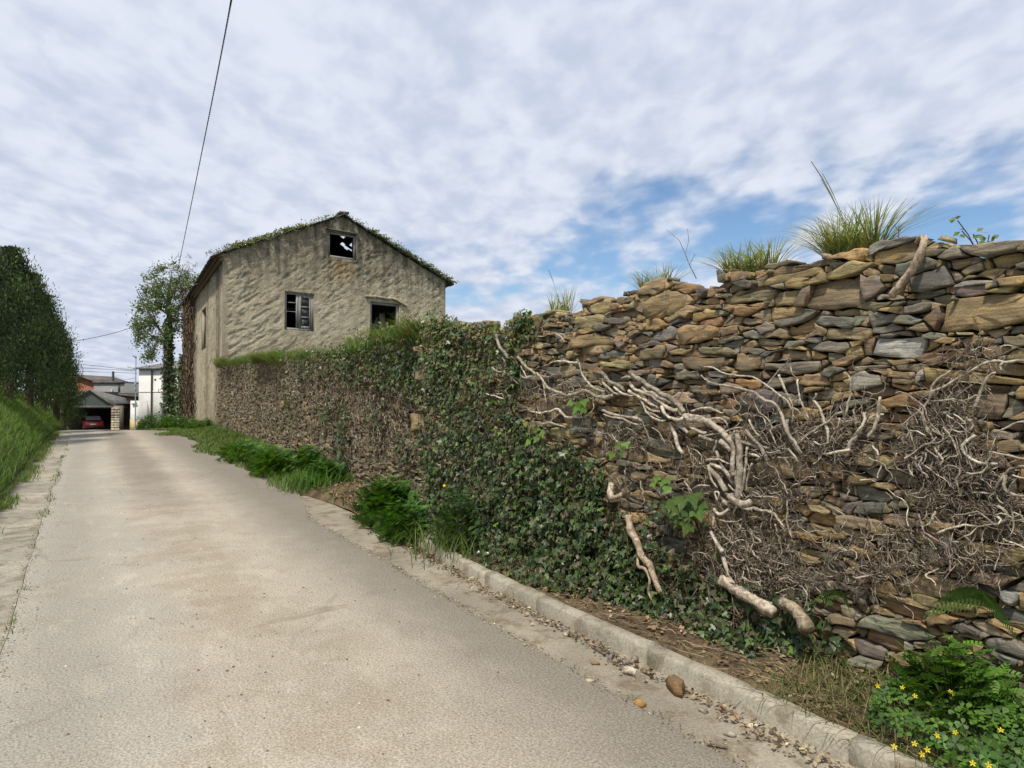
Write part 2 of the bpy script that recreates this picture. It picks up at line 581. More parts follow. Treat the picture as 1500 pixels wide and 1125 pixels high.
MAT = {}
for k, fn in dict(
        stone=m_stone, bark=m_bark, ivy=m_leaf(.38, .18), leaf=m_leaf(.55, .28), grass=m_leaf(.6, .3), conifer=m_leaf(.65, .12),
        dry=m_tone(.9, 40, .3, .15), tone=m_tone(), smooth_tone=m_tone(.7, 8, .12), road=m_road, gutter=m_concrete((.29, .255, .195), .35, .7),
        apron=m_concrete((.33, .3, .24), .45, .6), kerb=m_concrete((.33, .30, .235), .55, .6), soil=m_soil, turf=m_grassground,
        plaster=m_plaster, wood=m_wood, glass=m_glass, slate=m_tone(.75, 14, .4), car_red=m_car((.30, .012, .03)), car_glass=m_car((.25, .27, .3)),
        metal=m_tone(.5, 30, .15, .4)).items():
    MAT[k] = material(k, fn)

#==STRUCTURE==
# ------------------------------------------------------------------ ground, road, verges
def sheet(name, us, vs, zf, mat, kind='structure', vfun=None):
    U, Vv = np.meshgrid(us, vs, indexing='ij')
    if vfun is not None:
        Vv = vfun(U, Vv)
    P = uvw(U, Vv)
    P[..., 2] += zf(U, Vv)
    a, b = U.shape
    idx = np.arange(a * b).reshape(a, b)
    F = np.stack([idx[:-1, :-1], idx[:-1, 1:], idx[1:, 1:], idx[1:, :-1]], -1).reshape(-1, 4)[:, ::-1]
    o = mk(name, P.reshape(-1, 3), F, mat, smooth=True, uv=np.stack([U, Vv], -1).reshape(-1, 2))
    if kind:
        o['kind'] = kind
    return o


us_long = np.concatenate([np.arange(-6, 20, .25), np.arange(20, 42, .4), np.arange(42, 96, 2.)])
gx = np.concatenate([[-1500, -500, -200], np.arange(-90, 60, 6.), [120, 300, 1500]])
gy = np.concatenate([[-200, -40, -10, 0], np.arange(4, 90, 3.), [120, 300, 900, 2500]])
XX, YY = np.meshgrid(gx, gy, indexing='ij')
ZZ = G(YY) - .12
idx = np.arange(XX.size).reshape(XX.shape)
tag(mk('ground', np.stack([XX, YY, ZZ], -1).reshape(-1, 3), np.stack([idx[:-1, :-1], idx[1:, :-1], idx[1:, 1:], idx[:-1, 1:]], -1).reshape(-1, 4), MAT['turf'], smooth=True), kind='structure')


def edge_l(u):
    return -.42 + .06 * (fbm(u * 1.3, u * 0, 5) - .5)


def edge_r(u):
    w = np.clip((u - 8.5) / 2.5, 0, 1)
    return 2.37 + .04 * (fbm(u * 2, u * 0, 9) - .5) + w * .5


sheet('road', us_long, np.linspace(0, 1, 22), lambda u, v: .012 * (fbm(u * .8, v * .8, 3) - .5) + .02 * np.exp(-((v - 1.0) / .9) ** 2), MAT['road'],
      vfun=lambda U, t: edge_l(U) + (edge_r(U) - edge_l(U)) * t)
sheet('road_shoulder', us_long, np.linspace(0, 1, 9), lambda u, v: .02 * (fbm(u * 2, v * 2, 13) - .5) - .012, MAT['apron'],
      vfun=lambda U, t: -1.25 + (edge_l(U) - .006 + 1.25) * t)
sheet('gutter', np.arange(-6, 10.6, .2), np.linspace(0, 1, 7), lambda u, v: .012 * (fbm(u * 2, v * 3, 23) - .5) - .006, MAT['gutter'],
      vfun=lambda U, t: edge_r(U) + .004 + (2.80 + .2 * np.clip((U - 6.6) / 1, 0, 1) - edge_r(U)) * t)


def wall_v(u):
    return np.where(u < 7.1, 3.45, 3.6 + (u - 7.1) * (4.32 - 3.6) / 20.6)


def verge_v0(u):
    return 2.84 - np.clip((u - 6.8) / .3, 0, 1) * .06 + np.clip((u - 6.6) / 1, 0, 1) * .16 - np.clip((u - 9.4) / 1.0, 0, 1) * .12


def verge_z(u, v):
    lip = np.where(v - verge_v0(u) < .004, -.07, 0)
    k = np.clip((v - 2.82) / .5, 0, 1)
    return (.075 + .1 * k + .06 * (fbm(u * 2.2, v * 2.2, 31) - .5)) * np.where(u < 10, 1, np.clip(1 - (u - 10) / 3, .25, 1)) - .02 + lip


sheet('verge_soil', np.concatenate([np.arange(-6, 16, .15), np.arange(16, 60, .5)]), np.linspace(0, 1, 14), verge_z, MAT['soil'],
      vfun=lambda U, t: verge_v0(U) + t * (np.where(U < 28, wall_v(U), 6.5) + .3 - 2.6))


def bank_z(u, v):
    t = np.clip((-.98 - v) / 1.75, 0, 1)
    return 1.72 * t ** .8 + .18 * (fbm(u * .9, v * .9, 41) - .5) * np.clip(t * 4, 0, 1) - .02


us_b = np.concatenate([np.arange(-6, 30, .3), np.arange(30, 66, 1.)])
sheet('grass_bank', us_b, np.concatenate([np.linspace(-.98, -2.8, 18), np.linspace(-3.2, -14, 8)])[::-1], bank_z, MAT['turf'])

# raised garden soil behind the stone wall, up to the house
def garden():
    us = np.arange(-6, 29, 1.)
    vs = np.linspace(0, 1, 8)
    U, T = np.meshgrid(us, vs, indexing='ij')
    V0 = wall_v(U) + .4
    Vv = V0 + (16 - V0) * T
    P = uvw(U, Vv)
    P[..., 2] = 2.12 + .02 * np.clip(U, 0, 30) + .2 * (fbm(U * .5, Vv * .5, 51) - .5)
    idx = np.arange(U.size).reshape(U.shape)
    F = np.stack([idx[:-1, :-1], idx[:-1, 1:], idx[1:, 1:], idx[1:, :-1]], -1).reshape(-1, 4)[:, ::-1]
    tag(mk('garden_ground', P.reshape(-1, 3), F, MAT['turf'], smooth=True), kind='structure')


garden()

# kerb: cast concrete lengths butted end to end
def kerb():
    root = thing('kerb', 'low pale concrete kerb edging the gutter below the stone wall', 'kerb', uvw(4, 2.78))
    inv = Matrix.Translation(-Vector(root.location))
    ends = [-5.5, -3.9, -2.4, -.9, .55, 1.75, 2.98, 4.1, 4.86, 6.0, 6.95]
    for a, b in zip(ends[:-1], ends[1:]):
        n = 10
        us = np.linspace(a + .006, b - .006, n)
        prof = [(0, -.1), (.0, .085), (.014, .1), (.085, .104), (.1, .09), (.102, -.1)]
        rise = rng.normal(0, .006)
        V = []
        for i, u in enumerate(us):
            v0 = 2.775 + .02 * math.sin(u * .9) + .15 * max(0, u - 4.6) / 2.3
            for j, (dv, dz) in enumerate(prof):
                w = .008 * (float(vn(u * 7, j * 3.3, 61)) - .5) * (j in (1, 2, 3, 4))
                p = uvw(u, v0 + dv + w)
                V.append((p[0], p[1], p[2] + dz + rise + w))
        k = len(prof)
        F = np.array([(i * k + j, i * k + j + 1, (i + 1) * k + j + 1, (i + 1) * k + j) for i in range(n - 1) for j in range(k - 1)])
        o = mk('kerb_stone', np.array(V), [F[:, ::-1], np.arange(k)[None], np.arange((n - 1) * k, n * k)[::-1][None]], MAT['kerb'], root)
        o.matrix_parent_inverse = inv


kerb()

# ------------------------------------------------------------------ rubble walls
def clip(poly, nx, nz, d):
    out = []
    k = len(poly)
    for i in range(k):
        a, b = poly[i], poly[(i + 1) % k]
        da, db = a[0] * nx + a[1] * nz - d, b[0] * nx + b[1] * nz - d
        if da <= 0:
            out.append(a)
        if (da < 0 < db) or (db < 0 < da):
            t = da / (da - db)
            out.append((a[0] + (b[0] - a[0]) * t, a[1] + (b[1] - a[1]) * t))
    return out


def area_c(p):
    a = cx = cz = 0.0
    for i in range(len(p)):
        x0, z0 = p[i]
        x1, z1 = p[(i + 1) % len(p)]
        c = x0 * z1 - x1 * z0
        a += c
        cx += (x0 + x1) * c
        cz += (z0 + z1) * c
    a /= 2
    if abs(a) < 1e-9:
        return 0, p[0][0], p[0][1]
    return abs(a), cx / 6 / a, cz / 6 / a


def rubble(x0, x1, z0, z1, radii, seed, asp=2.3):
    """stone outlines: a weighted cell packing in squashed space, big ones split along their bed"""
    r = np.random.default_rng(seed)
    z0s, z1s = z0 * asp, z1 * asp
    P, R = [], []
    cell = {}
    cs = max(radii[0][1], .05)
    for lo, hi, tries in radii:
        for _ in range(tries):
            rad = r.uniform(lo, hi)
            x, z = r.uniform(x0 - .1, x1 + .1), r.uniform(z0s - .1, z1s + .1)
            kx, kz = int(x // cs), int(z // cs)
            ok = True
            for ax in (-2, -1, 0, 1, 2):
                for az in (-2, -1, 0, 1, 2):
                    for j in cell.get((kx + ax, kz + az), ()):
                        if (P[j][0] - x) ** 2 + (P[j][1] - z) ** 2 < ((rad + R[j]) * .86) ** 2:
                            ok = False
                            break
                    if not ok:
                        break
                if not ok:
                    break
            if ok:
                cell.setdefault((kx, kz), []).append(len(P))
                P.append((x, z))
                R.append(rad)
    P, R = np.array(P), np.array(R)
    out = []
    for i in range(len(P)):
        dd = np.hypot(*(P - P[i]).T)
        order = np.argsort(dd)[1:34]
        b = R[i] * 3 + .1
        poly = [(P[i, 0] - b, P[i, 1] - b), (P[i, 0] + b, P[i, 1] - b), (P[i, 0] + b, P[i, 1] + b), (P[i, 0] - b, P[i, 1] + b)]
        for j in order:
            n = P[j] - P[i]
            d = float((P[j] @ P[j] - R[j] ** 2 - P[i] @ P[i] + R[i] ** 2) / 2)
            poly = clip(poly, n[0], n[1], d)
            if len(poly) < 3:
                break
        if len(poly) < 3:
            continue
        todo = [poly]
        while todo:
            q = todo.pop()
            a, cx, cz = area_c(q)
            if a < 1.5e-4:
                continue
            zs = [k[1] for k in q]
            h = (max(zs) - min(zs)) / asp
            w = max(k[0] for k in q) - min(k[0] for k in q)
            pr = .92 if h > .42 * w else .62 if h > .11 else .35
            if h > .075 and r.random() < pr:
                t = r.normal(0, .09) * asp
                off = cz + r.uniform(-.2, .2) * h * asp
                n = (-t, 1.0)
                d = -t * cx + off
                A, B = clip(q, n[0], n[1], d), clip(q, -n[0], -n[1], -d)
                todo += [k for k in (A, B) if len(k) >= 3]
                continue
            if w > 1.7 * h and w > .07 and r.random() < .85:
                done = False
                for sg in (-1, 1):
                    if r.random() < .8:
                        t = r.normal(0, .22)
                        nx, nz = sg * 1.0, sg * t / asp
                        d = nx * (cx + sg * w * r.uniform(.27, .40)) + nz * cz
                        A, B = clip(q, nx, nz, d), clip(q, -nx, -nz, -d)
                        if len(A) >= 3 and len(B) >= 3:
                            q = A
                            if area_c(B)[0] > 3e-4 * asp:
                                out.append([(x, z / asp) for x, z in B])
                out.append([(x, z / asp) for x, z in q])
                continue
            if w > .42 and r.random() < .5:
                t = r.normal(0, .25)
                A, B = clip(q, 1, t, cx + t * cz), clip(q, -1, -t, -cx - t * cz)
                out += [[(x, z / asp) for x, z in k] for k in (A, B) if len(k) >= 3]
                continue
            out.append([(x, z / asp) for x, z in q])
    return out


STONE_COLS = [(.36, .26, .125), (.33, .23, .105), (.40, .31, .17), (.25, .205, .13), (.20, .19, .16), (.155, .16, .145), (.28, .225, .14),
              (.42, .31, .15), (.23, .17, .10), (.31, .27, .2), (.22, .205, .165), (.35, .27, .15)]


def sharpen(poly, lim=.34):
    """turn chopped corners into real ones: drop short edges by running their neighbours on until they meet"""
    p = [np.array(q, float) for q in poly]
    sz = math.sqrt(area_c(poly)[0])
    while len(p) > 4:
        k = len(p)
        L = [float(np.hypot(*(p[(i + 1) % k] - p[i]))) for i in range(k)]
        done = False
        for i in np.argsort(L):
            if L[i] > lim * sz:
                break
            a, b, c, d = p[(i - 1) % k], p[i], p[(i + 1) % k], p[(i + 2) % k]
            u, v = b - a, c - d
            den = u[0] * v[1] - u[1] * v[0]
            if abs(den) < 1e-9:
                continue
            w = d - a
            t = (w[0] * v[1] - w[1] * v[0]) / den
            x = a + u * t
            if t > 1 and np.hypot(*(x - (b + c) / 2)) < L[i] * .9 + .004:
                p[i] = x
                p.pop((i + 1) % k)
                done = True
                break
        if not done:
            break
    return [tuple(q) for q in p]


def stone_mesh(poly, r, gap=.006, proud=(.0, .05), seg=.05, back=.10, rough=.006):
    a, cx, cz = area_c(poly)
    p = np.array(poly)
    c = np.array([cx, cz])
    size = math.sqrt(a)
    # shrink, then add points along the long edges and roughen them
    q = []
    k = len(p)
    for i in range(k):
        A, B = p[i], p[(i + 1) % k]
        L = np.hypot(*(B - A))
        if L < .012:
            q.append(A)
            continue
        m = max(1, min(4, int(round(L / seg))))
        for j in range(m):
            q.append(A + (B - A) * (j + (.0 if m == 1 else r.uniform(-.12, .12) if j else 0)) / m)
    q = np.array(q)
    n = len(q)
    rad = q - c
    ln = np.hypot(rad[:, 0], rad[:, 1])[:, None] + 1e-6
    q = q - rad / ln * np.minimum(gap * r.uniform(.6, 1.9, (n, 1)), ln * .35) + r.normal(0, min(rough, size * .07), (n, 2))
    rad = q - c
    d = r.uniform(*proud)
    tx, tz = r.normal(0, .07), r.normal(.01, .08)
    bev = min(.0028, size * .05)

    def ring(s, y, jit):
        w = c + rad * s
        yy = y - tx * (w[:, 0] - cx) - tz * (w[:, 1] - cz) + r.normal(0, jit, n)
        return np.stack([w[:, 0], yy, w[:, 1]], -1)
    V = np.concatenate([ring(1.0, back, 0), ring(.99, -d + bev, bev * .3), ring(1 - bev / (size * .6 + .01), -d, bev * .4), ring(.6, -d - r.uniform(-.003, .004), size * .03),
                        [[cx + rad[:, 0].max() * r.uniform(-.4, .4), -d - r.uniform(-.004, .006), cz]]])
    V[:n, 1] = back
    i = np.arange(n)
    j = (i + 1) % n
    quads = np.concatenate([np.stack([i + a_ * n, j + a_ * n, j + (a_ + 1) * n, i + (a_ + 1) * n], -1) for a_ in range(3)])
    tris = np.stack([i + 3 * n, j + 3 * n, np.full(n, 4 * n)], -1)
    return V, [quads, tris], (cx, cz), a


WALL = Plane(uvw(7.12, 3.45)[:2], uvw(-3.0, 3.45)[:2])
WALL2 = Plane(uvw(27.7, 4.32)[:2], uvw(7.1, 3.6)[:2])

top_px = [(1640, 345), (1500, 358), (1440, 358), (1407, 357), (1319, 357), (1252, 370), (1193, 383), (1116, 391), (1051, 403), (1017, 416), (971, 416), (926, 427), (862, 443),
          (822, 456), (787, 466), (740, 474), (690, 476), (655, 478)]
_t = np.array([WALL.hit(*q)[:2] for q in top_px])[::-1]


def top1(x):
    return np.interp(x, _t[:, 0], _t[:, 1])


top2_px = [(325, 532), (400, 527), (470, 520), (530, 512), (560, 500), (600, 490), (645, 480)]
_t2 = np.array([WALL2.hit(*q)[:2] for q in top2_px])


def top2(x):
    return np.interp(x, _t2[:, 0], _t2[:, 1])


ivy_poly = np.array([(655, 470), (760, 470), (790, 482), (775, 520), (745, 560), (755, 600), (800, 640), (860, 660), (900, 690), (905, 730), (935, 770), (960, 810), (990, 855), (1040, 875),
                     (1090, 892), (1150, 915), (1160, 975), (1080, 975), (960, 938), (830, 885), (650, 805), (640, 740), (628, 650), (622, 560), (620, 500)], float)


def inside(P, poly):
    x, y = P[:, 0], P[:, 1]
    c = np.zeros(len(P), bool)
    j = len(poly) - 1
    for i in range(len(poly)):
        xi, yi = poly[i]
        xj, yj = poly[j]
        c ^= ((yi > y) != (yj > y)) & (x < (xj - xi) * (y - yi) / (yj - yi + 1e-12) + xi)
        j = i
    return c


def to_px(P):
    P = np.asarray(P, float) - CAM
    f = P[:, 1] * math.cos(PITCH) + P[:, 2] * math.sin(PITCH)
    up = -P[:, 1] * math.sin(PITCH) + P[:, 2] * math.cos(PITCH)
    return np.stack([750 + FPX * P[:, 0] / f, 562.5 - FPX * up / f, f], -1)


def build_wall(name, label, plane, x0, x1, topf, radii, seed, n_parts, proud, gap, seg, cols, avoid=None, asp=2.3):
    r = np.random.default_rng(seed)
    root = thing(name, label, 'stone wall', (plane.o[0], plane.o[1], 0), plane.rot)
    zmax = float(np.max(topf(np.linspace(x0, x1, 60)))) + .1
    polys = rubble(x0, x1, .0, zmax, radii, seed, asp)
    items = []
    for p in polys:
        a, cx, cz = area_c(p)
        p = [(x + .035 * (float(vn(x * 3, z * 3, 71)) - .5), z + .05 * (float(vn(x * 2.1, z * 2.5, 73)) - .5) + .03 * (float(vn(x * 7, z * 7, 75)) - .5)) for x, z in p]
        a, cx, cz = area_c(p)
        if a < 1e-4 or max(z for x, z in p) > float(topf(cx)) + .05:
            continue
        items.append((p, a, cx, cz))
    P = np.array([plane.world(cx, 0, cz) for _, _, cx, cz in items])
    q = to_px(P)
    score = np.array([i[1] for i in items]) / q[:, 2] ** 2
    vis = (q[:, 0] > -20) & (q[:, 0] < 1520) & (q[:, 1] < 1140)
    if avoid is not None:
        vis &= ~inside(q[:, :2], avoid)
    score = np.where(vis, score, score * .02)
    order = np.argsort(-score)
    big = set(order[:n_parts].tolist())
    rest = MB()
    for i, (p, a, cx, cz) in enumerate(items):
        tone = np.array(cols[r.integers(0, len(cols))]) * (1 + r.normal(0, .14)) * (1 + r.normal(0, .05, 3))
        tone = np.clip(tone, .03, .6)
        if a > .035:
            tone = np.array([(.31, .235, .125), (.27, .21, .13), (.21, .19, .145), (.33, .245, .125)][r.integers(0, 4)]) * (1 + r.normal(0, .08))
        if name == 'stone_wall' and r.random() < .012:
            tone = np.array([.42, .43, .40])
        p = sharpen(p)
        V, F, c, a = stone_mesh(p, r, gap, proud, seg)
        if i in big:
            V = V - np.array([c[0], 0, c[1]])
            o = mk('stone', V, F, MAT['stone'], root, np.repeat(tone[None], len(V), 0))
            o.location = (c[0], 0, c[1])
        else:
            rest.add(V, F, tone)
    stuff(rest.build('small_stones', MAT['stone'], root))
    # earth core that the stones are bedded in
    xs = np.linspace(x0, x1, 90)
    V, k = [], len(xs)
    for y, dz in ((.035, None), (.035, -.075), (.5, -.03), (.5, None)):
        for x in xs:
            V.append((x, y + .02 * float(vn(x * 4, y * 9, 5)), -.2 if dz is None else float(topf(x)) + dz + .05 * (float(vn(x * 5, y * 20, 77)) - .5)))
    F = np.array([(j * k + i, j * k + i + 1, (j + 1) * k + i + 1, (j + 1) * k + i) for j in range(3) for i in range(k - 1)])
    mk('earth_core', np.array(V), F, MAT['soil'], root)
    return root


wall1 = build_wall('stone_wall', 'tall dry rubble wall of ochre and grey schist with bare vine stems', WALL, -.05, WALL.L, top1,
                   [(.19, .26, 120), (.13, .18, 600), (.07, .11, 2600), (.032, .05, 8000)], 11, 296, (.0, .065), .0042, .05, STONE_COLS, ivy_poly, 2.9)
BROWN = [(.27, .22, .14), (.23, .19, .125), (.31, .25, .16), (.19, .165, .12), (.25, .225, .165), (.34, .28, .18)]
wall2 = build_wall('stone_wall', 'lower brown rubble wall with withered creeper running up to the house corner', WALL2, -.1, WALL2.L + .25, top2,
                   [(.16, .22, 500), (.10, .15, 3000), (.055, .08, 6000)], 23, 200, (.0, .05), .008, .09, BROWN, ivy_poly, 1.9)

#==HOUSE==
# ------------------------------------------------------------------ derelict house
HC = at_depth(324, 632, 25.8)[:2]
HR = at_depth(652.5, 470, 32.3)[:2]
FAC = Plane(HC, HR)
SIDE_DIR = np.array([-.494, .869])
HB = HC + SIDE_DIR * 15.2
SIDE = Plane(HB, HC)               # as seen from the road: left end far, right end at the corner


def house():
    root = thing('derelict_house', 'derelict rough plastered gable house with empty windows and mossy roof', 'house', (HC[0], HC[1], float(G(HC[1]))))
    inv = Matrix.Translation(-Vector(root.location))
    L = FAC.L
    apex = FAC.hit(503, 317)
    zl, zr = FAC.hit(325, 372)[1], FAC.hit(654, 412)[1]
    ax, az = float(apex[0]), float(apex[1])

    def gz(a):
        return np.where(a < ax, zl + (az - zl) * a / ax, az + (zr - az) * (a - ax) / (L - ax)) + .07 * np.sin(np.clip(a / L, 0, 1) * PI * 2) * .5

    def rect(p0, p1):
        a, b = FAC.hit(*p0), FAC.hit(*p1)
        return a[0], b[0], b[1], a[1]
    wins = dict(left=rect((417, 426), (460, 486)), right=rect((542, 441), (585, 497)), attic=rect((481, 338), (522, 382)))

    # facade: rough plaster as a dense displaced sheet with reveals
    def plaster_face(plane, x0, x1, z0f, z1f, holes, step, amp, seed, tonef, name='wall'):
        nx, nz = int((x1 - x0) / step), int(8.2 / step)
        xs = np.linspace(x0, x1, nx + 1)
        ts = np.linspace(0, 1, nz + 1)
        X, T = np.meshgrid(xs, ts, indexing='ij')
        Z = z0f(X) + (z1f(X) - z0f(X)) * T
        for a, b, c, d in holes:            # snap the grid to the openings
            pass
        q = X * .8 + Z * .6
        w = Z * .8 - X * .6
        h = fbm(q * 2.6 + 1.2 * fbm(X * 1.1, Z * 1.1, 7), w * 6.0, seed, 5, .66) - .5
        h2 = np.abs(fbm(q * 2.2 + 9, w * 5.6, seed + 3, 3, .55) - .5) * 2
        Yd = -(h * 1.1 - h2 * .7 + .3 * (fbm(X * .6, Z * .6, seed + 8, 2) - .5)) * amp * 1.0
        Yd *= .35 + 1.3 * fbm(X * .55, Z * .55, seed + 21, 3)
        near = np.ones_like(X)
        for a, b, c, d in holes:
            dx_ = np.maximum(np.maximum(a - X, X - b), 0)
            dz_ = np.maximum(np.maximum(c - Z, Z - d), 0)
            near = np.minimum(near, np.clip(np.hypot(dx_, dz_) / .25, 0, 1))
        Yd *= near * np.clip((X - x0) / .3, .1, 1) * np.clip((x1 - X) / .3, .1, 1)
        P = np.stack([X, Yd, Z], -1)
        idx = np.arange(X.size).reshape(X.shape)
        F = np.stack([idx[:-1, :-1], idx[1:, :-1], idx[1:, 1:], idx[:-1, 1:]], -1)
        cx = (X[:-1, :-1] + X[1:, 1:]) / 2
        cz = (Z[:-1, :-1] + Z[1:, 1:]) / 2
        keep = np.ones(cx.shape, bool)
        for a, b, c, d in holes:
            keep &= ~((cx > a) & (cx < b) & (cz > c) & (cz < d))
        o = mk(name, P.reshape(-1, 3), F[keep].reshape(-1, 4), MAT['plaster'], root, tonef(X, Z).reshape(-1, 3), smooth=True, mw=plane.mat())
        o.matrix_parent_inverse = inv
        # reveals: four slabs behind each opening
        for a, b, c, d in holes:
            t, dep = .1, .42
            for ctr, size in (((a - t / 2, dep / 2 + .01, (c + d) / 2), (t, dep, d - c + .2)), ((b + t / 2, dep / 2 + .01, (c + d) / 2), (t, dep, d - c + .2)),
                              (((a + b) / 2, dep / 2 + .012, c - t / 2), (b - a - .002, dep, t)), (((a + b) / 2, dep / 2 + .012, d + t / 2), (b - a - .002, dep, t))):
                m = MB()
                m.box(ctr, size, 0, (.1, .05, 0))
                r_ = m.build('window_reveal', MAT['plaster'], root, mw=plane.mat())
                r_.matrix_parent_inverse = inv
        return o

    fh = []
    for k in ('left', 'right', 'attic'):
        fh.append(wins[k])
    st = .05

    def snap(r, z=True):
        return r

    def tone_f(X, Z):
        t = np.zeros(X.shape + (3,))
        t[..., 0] = .45 * np.exp(-((gz(X) - Z) / .45) ** 2) + .35 * np.exp(-(X / .25) ** 2)
        a, b, c, d = wins['attic']
        t[..., 1] = .55 * np.exp(-((X - (a + b) / 2) / .55) ** 2) * np.exp(-((Z - c + .5) / .45) ** 2)
        t[..., 0] += .5 * np.exp(-((X - (a + b) / 2) / 1.6) ** 2) * np.clip((Z - 7.2) / 2, 0, 1)
        return t

    plaster_face(FAC, 0, L, lambda x: x * 0 + float(G(26)) - .4, gz, fh, .04, .065, 101, tone_f)

    # side wall facing the road, with its slit window and a putlog hole
    s0, s1 = SIDE.hit(295.5, 480), SIDE.hit(301.5, 480)
    za, zb = SIDE.hit(298, 452)[1], SIDE.hit(298, 512)[1]
    h2 = SIDE.hit(299.5, 573)
    sh = [(s0[0], s1[0], zb, za), (h2[0] - .22, h2[0] + .22, h2[1] - .18, h2[1] + .18)]
    SL = SIDE.L
    eave = zl + .0

    def tone_s(X, Z):
        t = np.zeros(X.shape + (3,))
        u = SL - X
        t[..., 0] = .85 * np.exp(-((u - 1.5) / 1.0) ** 2) + .5 * np.exp(-((u - 5.5) / 1.0) ** 2) + .4 * np.exp(-((eave - Z) / .6) ** 2) + .9 * np.clip((u - 8.5) / 3, 0, 1) * .5
        return t
    plaster_face(SIDE, 0, SL - .02, lambda x: G(SIDE.o[1] + SIDE.e[1] * x) - .3, lambda x: x * 0 + eave, sh, .09, .08, 131, tone_s)

    # the two walls away from the road
    m = MB()
    far_l = HB
    far_r = HB + (HR - HC)
    zb0 = -.8

    def wall_seg(m, a, b, z0, z1, th=.45):
        a, b = np.array(a), np.array(b)
        e = (b - a) / np.hypot(*(b - a))
        n_ = np.array([-e[1], e[0]]) * th
        m.prism([tuple(a), tuple(b), tuple(b + n_), tuple(a + n_)], z0, z1)
    wall_seg(m, HR + SIDE_DIR * .02, far_r, zb0, zr - .05)
    wall_seg(m, far_r, far_l + (far_r - far_l) * .005, zb0, zl - .05)
    o = m.build('wall', MAT['plaster'], root)
    o.data.attributes['tone'].data.foreach_set('color', np.tile([.2, 0, 0, 1], len(o.data.vertices)).astype(np.float32))
    o.matrix_parent_inverse = inv
    # far gable
    e3 = lambda p, z: (p[0], p[1], z)
    pm = far_l + (far_r - far_l) * (ax / L)
    o = mk('gable', [e3(far_l, zl - .04), e3(far_r, zr - .04), e3(pm, az - .05)], np.array([(0, 1, 2)]), MAT['plaster'], root, np.tile([.2, 0, 0], (3, 1)))
    o.matrix_parent_inverse = inv
    # inside: floor boards of the upper storey and of the loft (the loft boards are partly gone), purlins
    zf = wins['left'][2] - .75
    zl2 = wins['attic'][2] - .35
    ins = lambda a, s_: HC + FAC.e * a + SIDE_DIR * s_
    m = MB()
    for z, a0, a1 in ((zf, .3, L - .3), (zl2, .3, L - .35)):
        q = [tuple(ins(a0, .5)), tuple(ins(a1, .5)), tuple(ins(a1, 14.6)), tuple(ins(a0, 14.6))]
        m.prism(q, z - .08, z, (.09, .07, .05))
    o = m.build('floor', MAT['wood'], root)
    o.matrix_parent_inverse = inv

    # roof: two slopes of thick slates laid in courses; a few have slipped out near the ridge
    ov, oe = .16, .42
    spots = [ray(490, 352), ray(496, 356), ray(501, 359), ray(506, 353), ray(508, 352), ray(491, 343), ray(511, 361)]
    n3 = None
    slopes = []
    E3 = np.array([FAC.e[0], FAC.e[1], 0])
    S3 = np.array([SIDE_DIR[0], SIDE_DIR[1], 0])
    A0 = np.array([HC[0], HC[1], 0]) + E3 * ax + np.array([0, 0, az])
    for sgn, aw, zw in ((-1, ax, zl), (1, L - ax, zr)):
        down = E3 * sgn * aw + np.array([0, 0, zw - az])
        ln = np.linalg.norm(down)
        down /= ln
        nrm = np.cross(S3, down) * (1 if sgn > 0 else -1)
        nrm = nrm / np.linalg.norm(nrm)
        if nrm[2] < 0:
            nrm = -nrm
        slopes.append((sgn, down, ln + oe, nrm))
    verge_moss = []
    for sgn, down, ln, nrm in slopes:
        hits = []
        for q in spots:
            t = ((A0 - CAM) @ nrm) / (q @ nrm)
            P = CAM + q * t
            hits.append(((P - A0) @ down, (P - A0) @ S3 / (S3 @ S3)))
        rest = MB()
        rows = int(ln / .3)
        cw = .42
        cols = int(15.6 / cw)
        per = np.cross(nrm, down)
        base = A0 + nrm * .05
        for i in range(rows):
            for j in range(cols):
                d0 = (i + .5) * ln / rows
                s_ = -ov + (j + .5 + (.25 if i % 2 else -.25)) * cw + rng.normal(0, .02)
                if j == 0:
                    s_ = max(s_, -ov + cw * .5)
                gone = any(abs(h[0] - d0) < .16 and abs(h[1] - s_) < .22 for h in hits) and j > 1
                if gone:
                    continue
                edge = j == 0
                th = rng.uniform(.03, .06) if edge else .03
                w_, l_ = cw * rng.uniform(1.02, 1.1), ln / rows * 1.32
                c = base + down * d0 + S3 * s_ + nrm * (.012 * (i % 2) + .01 * (j % 2) + rng.uniform(0, .015))
                tl = rng.normal(0, .03)
                a_ = down * l_ / 2 - nrm * (.02 + tl * .3)
                b_ = S3 * w_ / 2 + nrm * rng.normal(0, .012)
                h_ = nrm * th / 2
                v = np.array([c + sa * a_ + sb * b_ + sh_ * h_ for sh_ in (-1, 1) for sa, sb in ((-1, -1), (1, -1), (1, 1), (-1, 1))])
                f = np.array([(0, 3, 2, 1), (4, 5, 6, 7), (0, 1, 5, 4), (1, 2, 6, 5), (2, 3, 7, 6), (3, 0, 4, 7)])
                tone = np.array([.095, .09, .08]) * rng.uniform(.6, 1.5)
                if edge or (sgn < 0 and i == rows - 1):
                    o = mk('slate', v, f, MAT['slate'], root, np.tile(tone, (8, 1)))
                    o.matrix_parent_inverse = inv
                    if edge:
                        verge_moss.append((c + nrm * .05, sgn, d0 / ln))
                else:
                    rest.add(v, f, tone)
        o = stuff(rest.build('roof_slates', MAT['slate'], root))
        o.matrix_parent_inverse = inv
    # ridge stones
    for j in range(30):
        c = A0 + np.array([0, 0, .13]) + S3 * (-ov + .25 + j * .5)
        m = MB()
        m.box(c, (.52, .4, .09), SIDE.rot, (.12, .115, .1), rx=rng.normal(0, .04))
        o = m.build('ridge_stone', MAT['slate'], root)
        o.matrix_parent_inverse = inv
    # eave board and boxed cornice along the road side
    m = MB()
